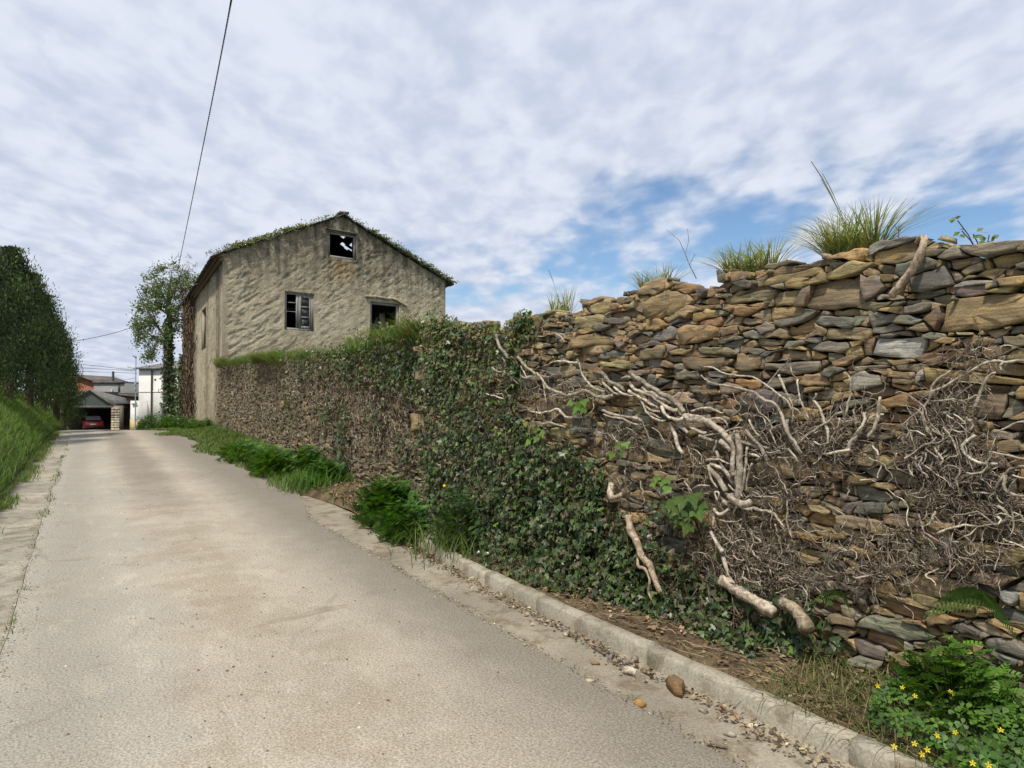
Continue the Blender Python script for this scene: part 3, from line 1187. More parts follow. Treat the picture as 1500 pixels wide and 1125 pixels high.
    c = SIDE.world(SL / 2, -.13, zl - .09)
    m.box(c, (SL + .2, .26, .1), SIDE.rot, (.16, .12, .08))
    m.box(SIDE.world(SL / 2, -.07, zl - .2), (SL + .1, .14, .14), SIDE.rot, (.2, .155, .1))
    o = m.build('eave_cornice', MAT['wood'], root)
    o.matrix_parent_inverse = inv
    # moss and stonecrop on the verge slates
    pos, nr = [], []
    for c, sgn, t in verge_moss:
        dens = (.15 if t < .3 else 1.0) if sgn < 0 else (.25 if t < .22 else 1.2)
        if sgn < 0 and t > .86:
            dens = .3
        for _ in range(int(330 * dens * rng.uniform(.4, 1.5))):
            pos.append(c + rng.normal(0, 1, 3) * np.array([.17, .13, .0]) + np.array([0, 0, abs(rng.normal(0, .022)) * (.4 + 1.6 * float(vn(t * 9, sgn * 3.0, 5)))]))
    pos = np.array(pos)
    nr = rng.normal(0, 1, pos.shape) + np.array([0, -.6, .8])
    lf = np.array([(0, 0, 0), (.5, .35, .05), (1, 0, .12), (.5, -.35, .05)])
    V, F, ix = scatter(lf, [(0, 1, 2, 3)], pos, frames(nr, rng.uniform(0, 6.3, len(pos))), rng.uniform(.04, .10, len(pos)))
    o = stuff(mk('moss', V, F, MAT['leaf'], root, pick([(.10, .14, .03), (.08, .12, .025), (.14, .15, .04), (.16, .14, .05)], len(pos))[ix]))
    o.matrix_parent_inverse = inv

    # ---- windows (frames stand a hand's breadth inside the reveal)
    GREY = (.27, .265, .25)

    def frame(rc, plane, w=.1, d=.07, y=.10, bottom=True, tone=GREY):
        a, b, c, dd = rc
        m = MB()
        m.box(((a + w / 2), y, (c + dd) / 2), (w, d, dd - c), 0, tone)
        m.box(((b - w / 2), y, (c + dd) / 2), (w, d, dd - c), 0, tone)
        m.box(((a + b) / 2, y, dd - w / 2), (b - a - 2 * w - .004, d * .94, w), 0, tone)
        if bottom:
            m.box(((a + b) / 2, y, c + w / 2), (b - a - 2 * w - .004, d * .94, w), 0, tone)
        o = m.build('window', MAT['wood'], root, mw=plane.mat())
        o.matrix_parent_inverse = inv
        return o

    def sub(m, name, mat, par, plane):
        o = m.build(name, mat, par)
        return o

    a, b, c, d = wins['left']
    w = frame(wins['left'], FAC, .11)
    mid_ = (a + b) / 2 - .02
    y = .085
    m = MB()                                           # open casement, its glass gone
    m.box((mid_ - .06, y, (c + d) / 2), (.08, .05, d - c - .24), 0, GREY)
    m.box(((a + .11 + mid_) / 2, y, c + (d - c) * .72), (mid_ - a - .25, .03, .05), 0, (.2, .2, .19))
    sub(m, 'casement', MAT['wood'], w, FAC)
    m = MB()
    x0_, x1_ = mid_ + .0, b - .12
    m.box((x0_ + .055, y, (c + d) / 2), (.11, .06, d - c - .23), 0, GREY)
    m.box((x1_ - .03, y, (c + d) / 2), (.06, .06, d - c - .23), 0, GREY)
    for k in range(4):
        zz = c + .16 + (d - c - .32) * k / 3
        m.box(((x0_ + x1_) / 2 + .03, y, zz), (x1_ - x0_ - .18, .05, .09 if k in (0, 3) else .05), 0, GREY)
    sub(m, 'casement', MAT['wood'], w, FAC)
    for k in range(3):
        z0_ = c + .16 + (d - c - .32) * k / 3 + .03
        z1_ = c + .16 + (d - c - .32) * (k + 1) / 3 - .03
        m = MB()
        m.box(((x0_ + x1_) / 2 + .03, y + .005, (z0_ + z1_) / 2), (x1_ - x0_ - .17, .006, z1_ - z0_), 0)
        sub(m, 'pane', MAT['glass'], w, FAC)
    # right window: bare frame, cracked lintel plaster, a loose board inside
    a, b, c, d = wins['right']
    w = frame(wins['right'], FAC, .12, bottom=False)
    m = MB()
    m.box((a + .5, .6, c + .62), (.9, .05, .07), 0, (.2, .19, .17), ry=.1)
    m.box((b - .42, .75, c + .6), (.28, .04, 1.2), 0, (.24, .21, .16), ry=-.12)
    m.box((b - .72, .9, c + .5), (.2, .04, 1.1), 0, (.2, .18, .14), ry=.25)
    sub(m, 'loose_boards', MAT['wood'], w, FAC)
    m = MB()
    xs = np.linspace(a - .25, b + .35, 9)
    m.tube([(x, -.05 - .02 * math.sin(x * 9), d + .10 + (.1 if x < b - .3 else .1 - (x - b + .3) * .38) + .02 * math.sin(x * 7)) for x in xs], .05, 6, GREY)
    o = m.build('lintel_edge', MAT['plaster'], root, mw=FAC.mat())
    o.data.attributes['tone'].data.foreach_set('color', np.tile([.2, 0, 0, 1], len(o.data.vertices)).astype(np.float32))
    o.matrix_parent_inverse = inv
    # attic window
    frame(wins['attic'], FAC, .1)
    m = MB()
    a, b, c, d = wins['attic']
    m.box(((a + b) / 2 - .05, -.03, d + .07), (b - a + .2, .09, .05), 0, (.17, .16, .14), ry=.02)
    o = m.build('lintel_board', MAT['wood'], root, mw=FAC.mat())
    o.matrix_parent_inverse = inv
    frame(sh[0], SIDE, .07, y=.12)
    # withered creeper over the far third of the road side
    n = 900
    x = rng.uniform(0, 5.4, n) * rng.uniform(.4, 1, n)
    z = rng.uniform(-.6, zl + .1, n)
    Ls = 6
    st_ = np.cumsum(np.concatenate([np.zeros((n, 1, 3)), rng.normal(0, 1, (n, Ls - 1, 3)) * np.array([.13, .03, .1]) + np.array([0, 0, .13])], 1), 1)
    Pl = np.stack([x, rng.uniform(-.35, -.05, n), z], -1)[:, None] + st_
    Pl[..., 2] = np.minimum(Pl[..., 2], zl + .1)
    V, F = tubes(SIDE.world(Pl[..., 0], np.minimum(Pl[..., 1], -.03), Pl[..., 2]), np.full((n, Ls), .022), 3)
    o = stuff(mk('withered_creeper', V, F, MAT['bark'], root, np.repeat(pick([(.17, .12, .08), (.12, .09, .06), (.22, .17, .12)], n), Ls * 3, 0)))
    o.matrix_parent_inverse = inv
    return root


house()
# ------------------------------------------------------------------ dead vine stems on the wall (traced, then set a few cm off the face)
CROPS = dict(A=(700, 480, 7.5), B=(860, 520, 7.5), C=(1000, 600, 7.5), D=(1000, 730, 6.62), E=(1150, 520, 7.5), F=(1320, 500, 8.333), G=(1320, 620, 6.617), H=(1000, 520, 7.5))
TR_MAIN = """A 38 15:445,310 500,400 580,460 650,510 740,540 850,525 880,500
A 27 12:640,500 710,570 715,640 720,740 740,830
A 22 14:470,420 520,500 540,550 600,520
A 36 30:740,600 770,660 830,690 900,720 970,745
A 38 44:830,690 900,770 1010,750 1100,715 1200,690 1260,720 1340,765 1420,765 1500,735
A 22 34:1100,340 1125,420 1150,520 1200,590 1260,640 1300,680 1400,690
A 30 10:1100,380 1000,380 940,375 870,365 800,390 750,420
A 40 38:1300,480 1370,500 1410,560 1450,600 1530,620 1620,700
A 30 34:1380,610 1430,660 1480,700 1580,730
A 24 34:580,920 650,940 740,935 820,900 870,895 920,940 980,980 1060,985 1150,980
A 22 14:1150,980 1230,950 1280,870 1250,810
A 18 12:830,1000 880,960 910,930
A 14 12:663,100 740,80 830,65
A 18 14:850,75 910,110 955,155
A 22 16:60,725 140,745 200,755 280,780
A 18 12:280,780 270,730 190,725
A 30 38:200,70 220,150 270,240 310,290 340,340
A 34 24:270,330 300,370 290,450
A 25 18:280,490 340,510 390,560 440,620
A 18 14:150,430 210,480 260,490
A 17 10:720,1070 800,1030 810,900
A 22 22:700,1060 780,1050 860,1070 960,1100
A 18 14:480,540 560,560 640,510
A 16 10:830,690 870,640 940,600 1030,565
A 16 14:970,480 1040,490 1050,450
B 46 52:480,190 550,250 620,290 680,340 760,390 840,430 920,460 970,500 1030,550 1080,640
B 25 28:380,245 450,235 520,265 600,290
B 38 42:600,360 660,400 740,420 800,470 880,500 960,530 1030,560
B 38 46:470,330 540,380 600,410 650,430 720,440 780,490 840,550 920,600 1000,600
B 38 36:460,400 540,430 600,470 680,520 760,560 780,590
B 22 28:540,430 600,520 640,620 700,680 790,720 870,720
B 32 38:680,460 720,510 790,540
B 24 30:640,560 700,610 800,625
B 36 44:820,570 850,640 910,690 980,710 1060,690
B 22 26:660,620 720,660 820,690
B 58 66:1000,580 1060,640 1130,680 1230,690 1320,740 1420,800 1490,850
B 40 34:170,310 230,370 280,390
B 28 22:290,350 380,430 450,450 520,440
B 28 24:0,400 60,440 130,470 200,470 260,430 210,380 140,390 60,380
B 36 34:180,615 280,660 380,680 480,695 600,720
B 20 24:190,650 280,690 400,700 500,750 600,770
B 16 9:600,720 620,800 660,910
B 44 42:900,740 950,820 980,910 1010,1000 1060,1090
B 44 44:1000,750 1060,810 1110,860
B 16 9:980,480 1030,400 1060,340
B 14 9:700,790 780,850 850,980
B 26 30:1130,620 1200,600 1270,570 1330,580 1400,610 1480,640
B 38 44:1140,800 1220,840 1310,850
C 66 50:0,60 80,120 180,110 270,120 340,180 420,240 480,300 540,350 560,430 570,560 555,650 560,740
C 62 90:600,230 620,300 630,400 640,500 650,600 640,700 620,800 620,900 610,980
C 46 38:520,300 580,340 660,360 740,370 830,410 930,440
C 28 24:300,100 380,80 440,100 490,170 500,200
C 50 56:280,610 340,680 400,760 450,860 470,890
C 46 40:300,590 400,630 470,700 520,780 540,830
C 60 50:430,340 500,400 540,460
C 80 90:540,920 570,1000 640,1040 720,1030 760,1020
C 48 48:440,1000 500,1040 560,1060
C 22 20:380,1010 370,930 340,910 400,900 410,950 370,1010
C 36 46:680,220 720,270 760,330 840,400 880,480 940,570
C 22 26:720,100 740,160 770,230 800,280 850,300
C 16 20:940,230 970,290 1000,350 1010,400
C 12 10:940,225 1010,190 1090,150
C 28 32:1160,420 1220,500 1290,600
C 18 20:1040,520 1130,525 1190,510
C 26 22:1130,540 1170,630
C 26 30:280,620 300,700 310,790 370,860
C 20 24:100,880 170,825 230,840 300,840
C 18 20:0,780 50,850 90,910
C 36 40:190,300 280,330 360,350
C 22 18:230,300 330,260 430,270 500,230 600,200 660,190
C 20 24:380,330 370,400 320,470
C 40 34:750,500 830,510 850,550
C 24 18:820,960 920,960 1000,955 1060,970
C 40 34:760,1080 850,1110 950,1120
D 28 32:310,90 300,150 300,290
D 38 46:270,330 310,400 360,490 390,530
D 32 32:300,110 310,150 370,160 430,130 450,90
D 34 26:680,90 740,110 830,120 890,160 930,230 970,280
D 18 26:1000,0 1010,120 1005,250 1030,350 1060,400
D 40 36:390,560 420,650 450,760 490,840
D 20 22:890,240 905,340
D 24 18:640,330 720,400 790,480
D 15 12:830,640 860,780
D 12 10:840,600 940,630 1030,640
D 15 12:590,650 640,780
D 16 12:330,200 430,235 540,235 580,200
E 12 36:620,205 690,220 710,280 700,400 680,500 670,600 650,690
E 24 26:630,620 540,650 470,710 410,740 340,800 240,880 130,980
E 30 36:300,490 360,550 400,640 430,760 460,860 470,980
E 20 26:120,270 125,360 150,450 190,560 220,660 255,710
E 24 14:0,430 60,520 80,620 60,760
E 24 16:1030,510 960,560 880,600
E 34 50:870,620 870,720 830,820 770,920 700,1040 670,1110
E 40 42:1045,450 1050,560 1040,640 1040,700 990,790 920,860 900,900
E 24 30:1080,655 980,650 930,700 890,770
E 18 22:600,750 660,720 760,715 830,750
E 18 16:740,600 750,690 780,720
E 20 18:600,690 580,760 540,850 490,980
E 36 34:700,1030 620,1060 540,1080 430,1080
E 20 22:300,950 370,980 450,990 480,960
E 36 42:0,700 30,840 90,950 150,1040 180,1080
E 22 26:360,410 340,460 300,490
E 14 16:50,50 45,130 60,210 130,260
E 18 14:830,780 770,860 740,900
C 34 40:330,420 400,520 430,620 500,720 560,800 590,900
C 30 36:700,420 690,520 700,620 680,720 670,820 650,920
C 26 30:470,480 500,560 540,640 560,700
C 30 34:560,520 590,600 570,700 600,800 600,880
C 24 30:760,600 720,690 700,780 680,900
C 44 50:640,1040 700,1080 780,1090
C 34 24:600,1050 560,1110 545,1160
C 26 22:250,560 330,540 420,560 480,600 540,600
C 24 26:480,820 520,860 600,900 660,960
H 18 24:230,135 350,150 400,190 500,210 640,235 780,250 860,290 960,350 1060,430 1140,480 1180,530 1200,600
H 22 40:180,235 260,280 340,320 440,335 560,345 650,360 740,410 820,435 860,490 920,520 1000,530 1040,600 1090,680 1130,780 1180,900 1250,1010 1320,1080
H 18 14:1170,40 1080,120 1000,200 960,260 930,320 840,420
H 14 12:1175,40 1040,70
H 28 28:1040,210 1080,310 1140,420 1150,470
H 14 12:820,450 750,530 710,590 700,690
H 15 18:430,460 490,470 520,530 545,600 600,650 670,660
H 11 12:550,420 565,500 620,550 625,590 510,665
H 12 12:600,430 650,490 700,530
H 12 12:740,430 725,470 700,510
H 14 12:870,540 830,600 790,640
H 20 18:1150,570 1240,610 1310,680"""
TR_RIGHT = """F 26 38:600,330 540,400 460,460 370,510 365,600 340,690 310,780 280,870 260,960 300,1050 340,1120
F 30 36:270,670 390,610 520,560 620,490 720,430 830,370 930,300 1040,240 1110,215 1250,240 1400,230 1540,225
F 22 18:1140,190 1170,110 1180,60 1260,20
F 34 36:1270,265 1200,275 1180,320 1240,360
F 36 46:1180,390 1120,390 1070,430 1030,510 980,590 970,660 930,740 890,810
F 18 15:650,690 740,620 850,560 940,490
F 24 26:350,720 420,735 520,695 620,700 700,695 770,740 810,790
F 22 20:550,880 620,940 710,1000 760,1060 770,1110
F 20 18:650,900 730,950 790,1020
F 30 32:800,950 870,960 890,1000 850,1070 810,1120
F 22 24:1140,1105 1250,1070 1370,1000 1540,975
F 16 14:0,1010 100,950 200,870 280,800
G 25 25:210,0 250,70 300,140 330,180
G 20 22:390,50 450,100 490,190 530,270 550,350
G 28 26:690,0 650,80 590,150
G 34 36:720,110 650,170 580,220 570,240 620,300 650,350 720,370 810,390 940,380
G 24 26:850,265 950,300 1080,325 1230,345
G 28 32:1230,420 1080,430 1010,450 980,500 930,590 890,640
G 34 38:1010,510 1000,600 1020,660 1080,710 1230,700
G 18 16:220,240 300,300 370,350 400,350 440,310
G 34 36:930,790 1000,840 1040,890 1010,940 900,1000
G 26 28:330,1075 430,1040 530,1010 620,1000 720,1010
G 20 22:70,400 70,460 110,520
G 15 14:770,540 860,640
G 18 16:230,290 220,420
G 15 13:280,200 390,180 400,130
G 18 16:480,40 540,70 600,110
G 18 18:1060,500 1110,520 1230,520
G 16 22:150,880 210,1010 230,1100
G 16 14:520,900 760,840 900,1000"""
PALE = [(.45, .40, .325), (.39, .35, .28), (.51, .465, .385), (.32, .285, .23)]


def smooth_line(P, R, step):
    P = np.asarray(P, float)
    d = np.concatenate([[0], np.cumsum(np.hypot(*np.diff(P[:, :2], axis=0).T))])
    n = max(5, int(d[-1] / step) + 1)
    s = np.linspace(0, d[-1], n)
    # Catmull-like: interpolate, then relax
    Q = np.stack([np.interp(s, d, P[:, i]) for i in range(P.shape[1])], -1)
    for _ in range(2):
        Q[1:-1] = Q[1:-1] * .5 + (Q[:-2] + Q[2:]) * .25
    return Q, np.linspace(R[0], R[1], n)


def vine(spec, root_px, label, base_off=.085):
    r0 = WALL.hit(*root_px)
    root = thing('dead_vine', label, 'vine', WALL.world(r0[0], -.08, r0[1]), 0)
    inv = Matrix.Translation(-Vector(root.location))
    for li, line in enumerate(spec.split('\n')):
        h, pts = line.split(':')
        c, w0, w1 = h.split()
        ox, oy, sc = CROPS[c]
        px = [(ox + float(p.split(',')[0]) / sc, oy + float(p.split(',')[1]) / sc) for p in pts.split()]
        off = base_off + .03 * rng.random()
        H = np.array([WALL.hit(x, y, off + .02) for x, y in px])
        t = H[:, 2].mean()
        R = [float(w) / sc / FPX * t / 2 * .95 for w in (w0, w1)]
        off += max(R)
        Q, Rr = smooth_line(H[:, :2], R, .018)
        n = len(Q)
        k = np.arange(n)
        Q = Q + np.stack([fbm(k * .3 + li * 31, k * 0 + li, 3) - .5, fbm(k * .3 + li * 17, k * 0 + li + 7, 5) - .5], -1) * .022
        Rr = Rr * (.86 + .34 * fbm(k * .33 + li * 5, k * 0 + 3 * li, 9))
        if float(w1) < 42:
            Rr[-4:] *= np.array([.95, .85, .7, .45])[-min(4, n):]
        yo = -(off + .035 * (fbm(k * .12 + li * 7, k * 0 + li, 11) - .3))
        P = WALL.world(Q[:, 0], yo, Q[:, 1])
        sides = 9 if max(R) > .012 else 6
        V, F = tubes(P[None], Rr[None], sides, (WALL.n[0], WALL.n[1], 0))
        ns = len(P)
        Vr = V.reshape(ns, sides, 3)
        kk, ss = np.meshgrid(np.arange(ns), np.arange(sides), indexing='ij')
        fac = 1 + .55 * (fbm(kk * .22 + li * 9, ss * .9 + li * 4, 19) - .5) + .3 * (vn(kk * .8 + li, ss * 1.7, 29) - .5)
        V = (P[:, None] + (Vr - P[:, None]) * fac[..., None]).reshape(-1, 3)
        tone = np.array(PALE[rng.integers(0, 4)]) * (1 + rng.normal(0, .1))
        caps = [np.arange(sides)[::-1][None], np.arange(len(V) - sides, len(V))[None]]
        o = mk('stem', V, [F] + caps, MAT['bark'], root, np.tile(tone, (len(V), 1)), smooth=True)
        o.matrix_parent_inverse = inv
    return root, inv


def twigs(blobs, plane, parent, inv, cols, off=(.03, .10), name='twigs', rad=(.0009, .0034), ln=(.04, .17), bias=(0, .1), L=7, curl=.55, dens=.48):
    P, Rr = [], []
    for (bx, by, rx, ry, n) in blobs:
        n = int(n * dens)
        h = plane.hit(bx, by)
        sx, sz = rx / FPX * h[2], ry / FPX * h[2]
        # sample in picture space so that the patch lies on the wall where it is seen
        q = rng.normal(0, .5, (n, 2)) * (rx, ry) + (bx, by)
        H = np.array([plane.hit(x, y) for x, y in q])
        a = rng.uniform(0, 2 * PI, n)
        l = rng.uniform(*ln, n)
        da = rng.normal(0, curl, (n, L - 1)).cumsum(1) * .8
        ang = a[:, None] + da
        step = (l / (L - 1))[:, None]
        dx = np.concatenate([np.zeros((n, 1)), np.cumsum(np.cos(ang) * step, 1)], 1)
        dz = np.concatenate([np.zeros((n, 1)), np.cumsum(np.sin(ang) * step + bias[1] * step, 1)], 1)
        y = -(rng.uniform(*off, (n, 1)) + np.cumsum(rng.normal(0, .008, (n, L)), 1))
        P.append(plane.world(H[:, :1] + dx, np.minimum(y, -.02), H[:, 1:2] + dz))
        r = rng.uniform(*rad, n) ** 1
        Rr.append(r[:, None] * np.linspace(1, .55, L)[None])
    P, Rr = np.concatenate(P), np.concatenate(Rr)
    V, F = tubes(P, Rr, 3, (plane.n[0], plane.n[1], 0))
    o = stuff(mk(name, V, F, MAT['bark'], parent, np.repeat(pick(cols, len(P), .2), L * 3, 0)))
    if inv is not None:
        o.matrix_parent_inverse = inv
    return o


TWIG = [(.43, .37, .29), (.34, .285, .22), (.22, .18, .135), (.5, .44, .35), (.15, .12, .09)]
BLOB_MAIN = [(760, 575, 45, 30, 240), (830, 580, 75, 36, 420), (920, 640, 60, 26, 420), (960, 700, 60, 25, 150), (1010, 650, 40, 40, 150), (1060, 690, 55, 45, 500), (1075, 790, 60, 60, 1300),
             (1130, 800, 50, 55, 600), (1120, 850, 60, 35, 700), (1110, 650, 90, 40, 420), (1180, 640, 80, 40, 560), (1240, 660, 60, 40, 420), (1270, 610, 30, 40, 120),
             (1150, 720, 60, 30, 320), (1130, 890, 50, 25, 350), (1180, 850, 40, 30, 200)]
BLOB_RIGHT = [(1395, 630, 40, 36, 1000), (1365, 665, 36, 28, 560), (1430, 690, 50, 26, 800), (1410, 575, 30, 30, 160), (1440, 525, 40, 14, 120), (1400, 720, 50, 12, 260), (1485, 750, 34, 34, 380),
              (1300, 780, 120, 14, 260), (1350, 830, 120, 25, 380), (1440, 810, 70, 30, 260), (1260, 840, 60, 30, 200), (1400, 745, 60, 20, 160)]
root, inv = vine(TR_MAIN, (1085, 745), 'pale dead vine with a thick base stem fanning out across the stone wall')
twigs(BLOB_MAIN, WALL, root, inv, TWIG)
twigs(BLOB_MAIN, WALL, root, inv, PALE, off=(.05, .12), name='shoots', rad=(.0025, .006), ln=(.08, .26), L=10, curl=.65, dens=.034)
root, inv = vine(TR_RIGHT, (1420, 680), 'tangled pale dead vine on the stone wall above the fern, with no thick trunk')
twigs(BLOB_RIGHT, WALL, root, inv, TWIG)
twigs(BLOB_RIGHT, WALL, root, inv, PALE, off=(.05, .12), name='shoots', rad=(.0025, .006), ln=(.08, .26), L=10, curl=.65, dens=.03)


def stem(name, label, cat, pts, R, sides=9, offs=None, plane=WALL, tone=(.36, .30, .22), step=.015, wob=.012, fork=None):
    H = np.array([plane.hit(x, y, .08) for x, y in pts])
    o_ = np.full(len(pts), .08) if offs is None else np.array(offs)
    A = np.concatenate([H[:, :2], o_[:, None]], 1)
    Q, Rr = smooth_line(A, R, step)
    k = np.arange(len(Q))
    s = float(_h(np.array([int(pts[0][0])]), np.array([3]), 1)[0]) * 50
    Q[:, :2] += np.stack([fbm(k * .25 + s, k * 0, 3) - .5, fbm(k * .25, k * 0 + s, 5) - .5], -1) * wob
    Rr = Rr * (.82 + .4 * fbm(k * .35 + s, k * 0, 9))
    P = plane.world(Q[:, 0], -Q[:, 2], Q[:, 1])
    V, F = tubes(P[None], Rr[None], sides, (plane.n[0], plane.n[1], 0))
    ns = len(P)
    kk, ss = np.meshgrid(np.arange(ns), np.arange(sides), indexing='ij')
    fac = 1 + .6 * (fbm(kk * .22 + s, ss * .9, 19) - .5) + .4 * (vn(kk * .9 + s, ss * 1.7, 29) - .5)
    V = (P[:, None] + (V.reshape(ns, sides, 3) - P[:, None]) * fac[..., None]).reshape(-1, 3)
    c = P[0]
    caps = [np.arange(sides)[::-1][None], np.arange(len(V) - sides, len(V))[None]]
    o = mk(name, V - c, [F] + caps, MAT['bark'], None, np.tile(tone, (len(V), 1)), smooth=True)
    o.location = tuple(c)
    return tag(o, label, cat)


stem('vine_stem', 'twisted grey dead stem hooked over the top edge of the stone wall', 'vine stem',
     [(1330, 352), (1341, 344), (1352, 346), (1357, 355), (1353, 368), (1345, 385), (1335, 400), (1324, 415), (1317, 425), (1309, 434)], (.014, .021), 10,
     [.0, .03, .07, .09, .1, .1, .1, .1, .1, .09], tone=(.42, .34, .25))
stem('vine_stem', 'crooked bare stem hanging out of the dark ivy below a hole in the wall', 'vine stem',
     [(940, 752), (946, 775), (960, 795), (968, 810), (985, 822), (990, 840), (998, 862)], (.026, .018), 9, [.2, .22, .24, .26, .28, .28, .27], tone=(.42, .34, .25))
stem('vine_stem', 'thin forked bare stem end hanging beside the crooked stem over dark ivy', 'vine stem',
     [(962, 812), (966, 824), (980, 828), (986, 845), (984, 862), (995, 880)], (.012, .006), 6, [.25, .28, .29, .29, .29, .3], tone=(.4, .33, .24))
stem('vine_stem', 'short stubby bleached stem sticking out of the ivy left of the leafy sprig', 'vine stem', [(905, 708), (912, 722), (918, 728), (930, 722)], (.026, .016), 8, [.14, .2, .22, .2], tone=(.46, .39, .3))
stem('cut_log', 'pale split log lying slantwise at the foot of the dead vine', 'log', [(1072, 846), (1090, 856), (1108, 866), (1130, 876), (1158, 892)], (.030, .034), 12, [.17, .19, .2, .21, .22], tone=(.46, .40, .31), wob=.012)
stem('cut_log', 'second bleached log lying on the grass at the wall foot', 'log', [(1165, 878), (1185, 884), (1205, 898), (1216, 912)], (.028, .036), 12, [.2, .22, .25, .28], tone=(.32, .27, .19), wob=.03)

# ------------------------------------------------------------------ ivy leaves
IVY_LEAF = np.array([(0, 0, 0), (-.42, .02, .03), (-.5, .34, -.02), (-.24, .42, .05), (0, 1.0, -.06), (.24, .42, .05), (.5, .34, -.02), (.42, .02, .03), (0, .4, .0)])
IVY_F = np.array([(0, 8, 2), (0, 2, 1), (8, 3, 2), (8, 4, 3), (8, 5, 4), (8, 6, 5), (8, 0, 6), (0, 7, 6)])[:, ::-1]
IVY_DARK = [(.042, .075, .028), (.057, .1, .033), (.03, .055, .022), (.08, .125, .04), (.095, .105, .048), (.12, .1, .06)]
IVY_LIGHT = [(.10, .17, .025), (.13, .20, .03), (.08, .14, .03)]


def ivy(label, plane, poly, n, size, offf, seed, dens=None, parts=0, light=.06, stems=120, cols=IVY_DARK, extra=(), ground=0):
    r = np.random.default_rng(seed)
    lo, hi = poly.min(0), poly.max(0)
    q = []
    while len(q) < n:
        p = r.uniform(lo, hi, (n * 3, 2))
        p = p[inside(p + r.normal(0, 7, p.shape), poly)]
        if dens is not None:
            p = p[r.random(len(p)) < dens(p)]
        q = p if len(q) == 0 else np.concatenate([q, p])
    q = q[:n]
    for (bx, by, rx, ry, k) in extra:
        q = np.concatenate([q, r.normal(0, .5, (k, 2)) * (rx, ry) + (bx, by)])
    n = len(q)
    # rays fall ever closer together as the wall recedes: thin or thicken by solid angle
    H = np.array([plane.hit(x, y) for x, y in q])
    off = offf(q) * np.sqrt(r.uniform(.02, 1, n)) + .02
    P = plane.world(H[:, 0], -off, H[:, 1])
    P[:, 2] = np.maximum(P[:, 2], G(P[:, 1]) + .13)
    if ground:
        gu = r.uniform(3.6, 6.9, ground)
        gv = r.uniform(0, 1, ground) ** .8
        gv = 3.5 - gv * (.62 - .2 * np.clip((4.6 - gu), 0, 1))
        g_ = uvw(gu, gv)
        g_[:, 2] += verge_z(gu, gv) + r.uniform(.01, .5, ground) * np.clip((gv - 2.85) / .6, .08, 1)
        P = np.concatenate([P, g_])
        H = np.concatenate([H, np.stack([WALL.L * 0 + (7.12 - gu), g_[:, 2], gu * 0 + 5], -1)])
        q = np.concatenate([q, to_px(g_)[:, :2]])
        off = np.concatenate([off, np.full(ground, .2)])
        n += ground
    wn = np.array([-plane.n[0], -plane.n[1], 0])
    nr = wn * 1.0 + r.normal(0, .55, (n, 3)) + np.array([0, 0, .45])
    R = frames(nr, PI + r.normal(0, .7, n))
    sc = r.uniform(*size, n)
    tone = pick(cols, n, .2)
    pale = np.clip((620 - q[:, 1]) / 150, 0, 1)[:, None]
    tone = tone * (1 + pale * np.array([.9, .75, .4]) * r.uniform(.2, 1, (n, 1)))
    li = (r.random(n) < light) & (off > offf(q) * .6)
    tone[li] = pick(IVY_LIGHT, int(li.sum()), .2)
    lbl = thing('ivy', label, 'ivy', P.mean(0) * np.array([1, 1, 0]) + np.array([0, 0, P[:, 2].min()]))
    inv = Matrix.Translation(-Vector(lbl.location))
    # the leaves nearest the lens are single pieces; the mass behind them is one
    px = to_px(P)
    score = sc / px[:, 2] * (off > offf(q) * .75)
    top = np.argsort(-score)[:parts]
    for i in top:
        base = IVY_LEAF * sc[i]
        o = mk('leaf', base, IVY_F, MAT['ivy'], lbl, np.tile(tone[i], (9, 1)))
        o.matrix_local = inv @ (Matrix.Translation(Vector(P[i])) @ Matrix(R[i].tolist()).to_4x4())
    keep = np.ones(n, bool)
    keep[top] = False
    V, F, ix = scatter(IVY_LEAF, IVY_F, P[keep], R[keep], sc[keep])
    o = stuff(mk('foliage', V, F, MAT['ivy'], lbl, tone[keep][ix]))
    o.matrix_parent_inverse = inv
    # runners under the leaves
    if stems:
        k = r.integers(0, n, stems)
        L = 9
        st = np.cumsum(r.normal(0, 1, (stems, L, 3)) * np.array([.05, .012, .04]) + np.array([0, 0, .03]), 1)
        Q = np.stack([H[k, 0], -off[k] * .8, H[k, 1]], -1)[:, None] + st
        Q[..., 2] = np.minimum(Q[..., 2], (top1 if plane is WALL else top2)(Q[..., 0]) - .02)
        V, F = tubes(plane.world(Q[..., 0], np.minimum(Q[..., 1], -.02), Q[..., 2]), np.full((stems, L), .004), 3)
        o = stuff(mk('runners', V, F, MAT['bark'], lbl, np.repeat(pick([(.16, .12, .085), (.24, .19, .13)], stems), L * 3, 0)))
        o.matrix_parent_inverse = inv
    return lbl


def ivy_dens(p):
    x, y = p[:, 0], p[:, 1]
    d = np.ones(len(p))
    for bx, by, rx, ry, k in ((760, 580, 34, 36, .85), (735, 500, 20, 45, .45), (700, 600, 30, 40, .25), (860, 640, 70, 30, .5), (930, 735, 35, 28, .7)):
        d *= 1 - k * np.exp(-((x - bx) / rx) ** 2 - ((y - by) / ry) ** 2)
    d *= .5 + .8 * fbm(x / 28, y / 28, 91)
    # per picture area the far end needs as many leaves, so only ease off there
    return np.clip(d * np.where(y > 640, 1, .72), 0, 1)


def ivy_off(p):
    x, y = p[:, 0], p[:, 1]
    base = .09 + .17 * np.clip((y - 600) / 200, 0, 1) * np.clip((1130 - x) / 200, .45, 1)
    return base * (.35 + 1.3 * fbm(x / 30, y / 30, 93))


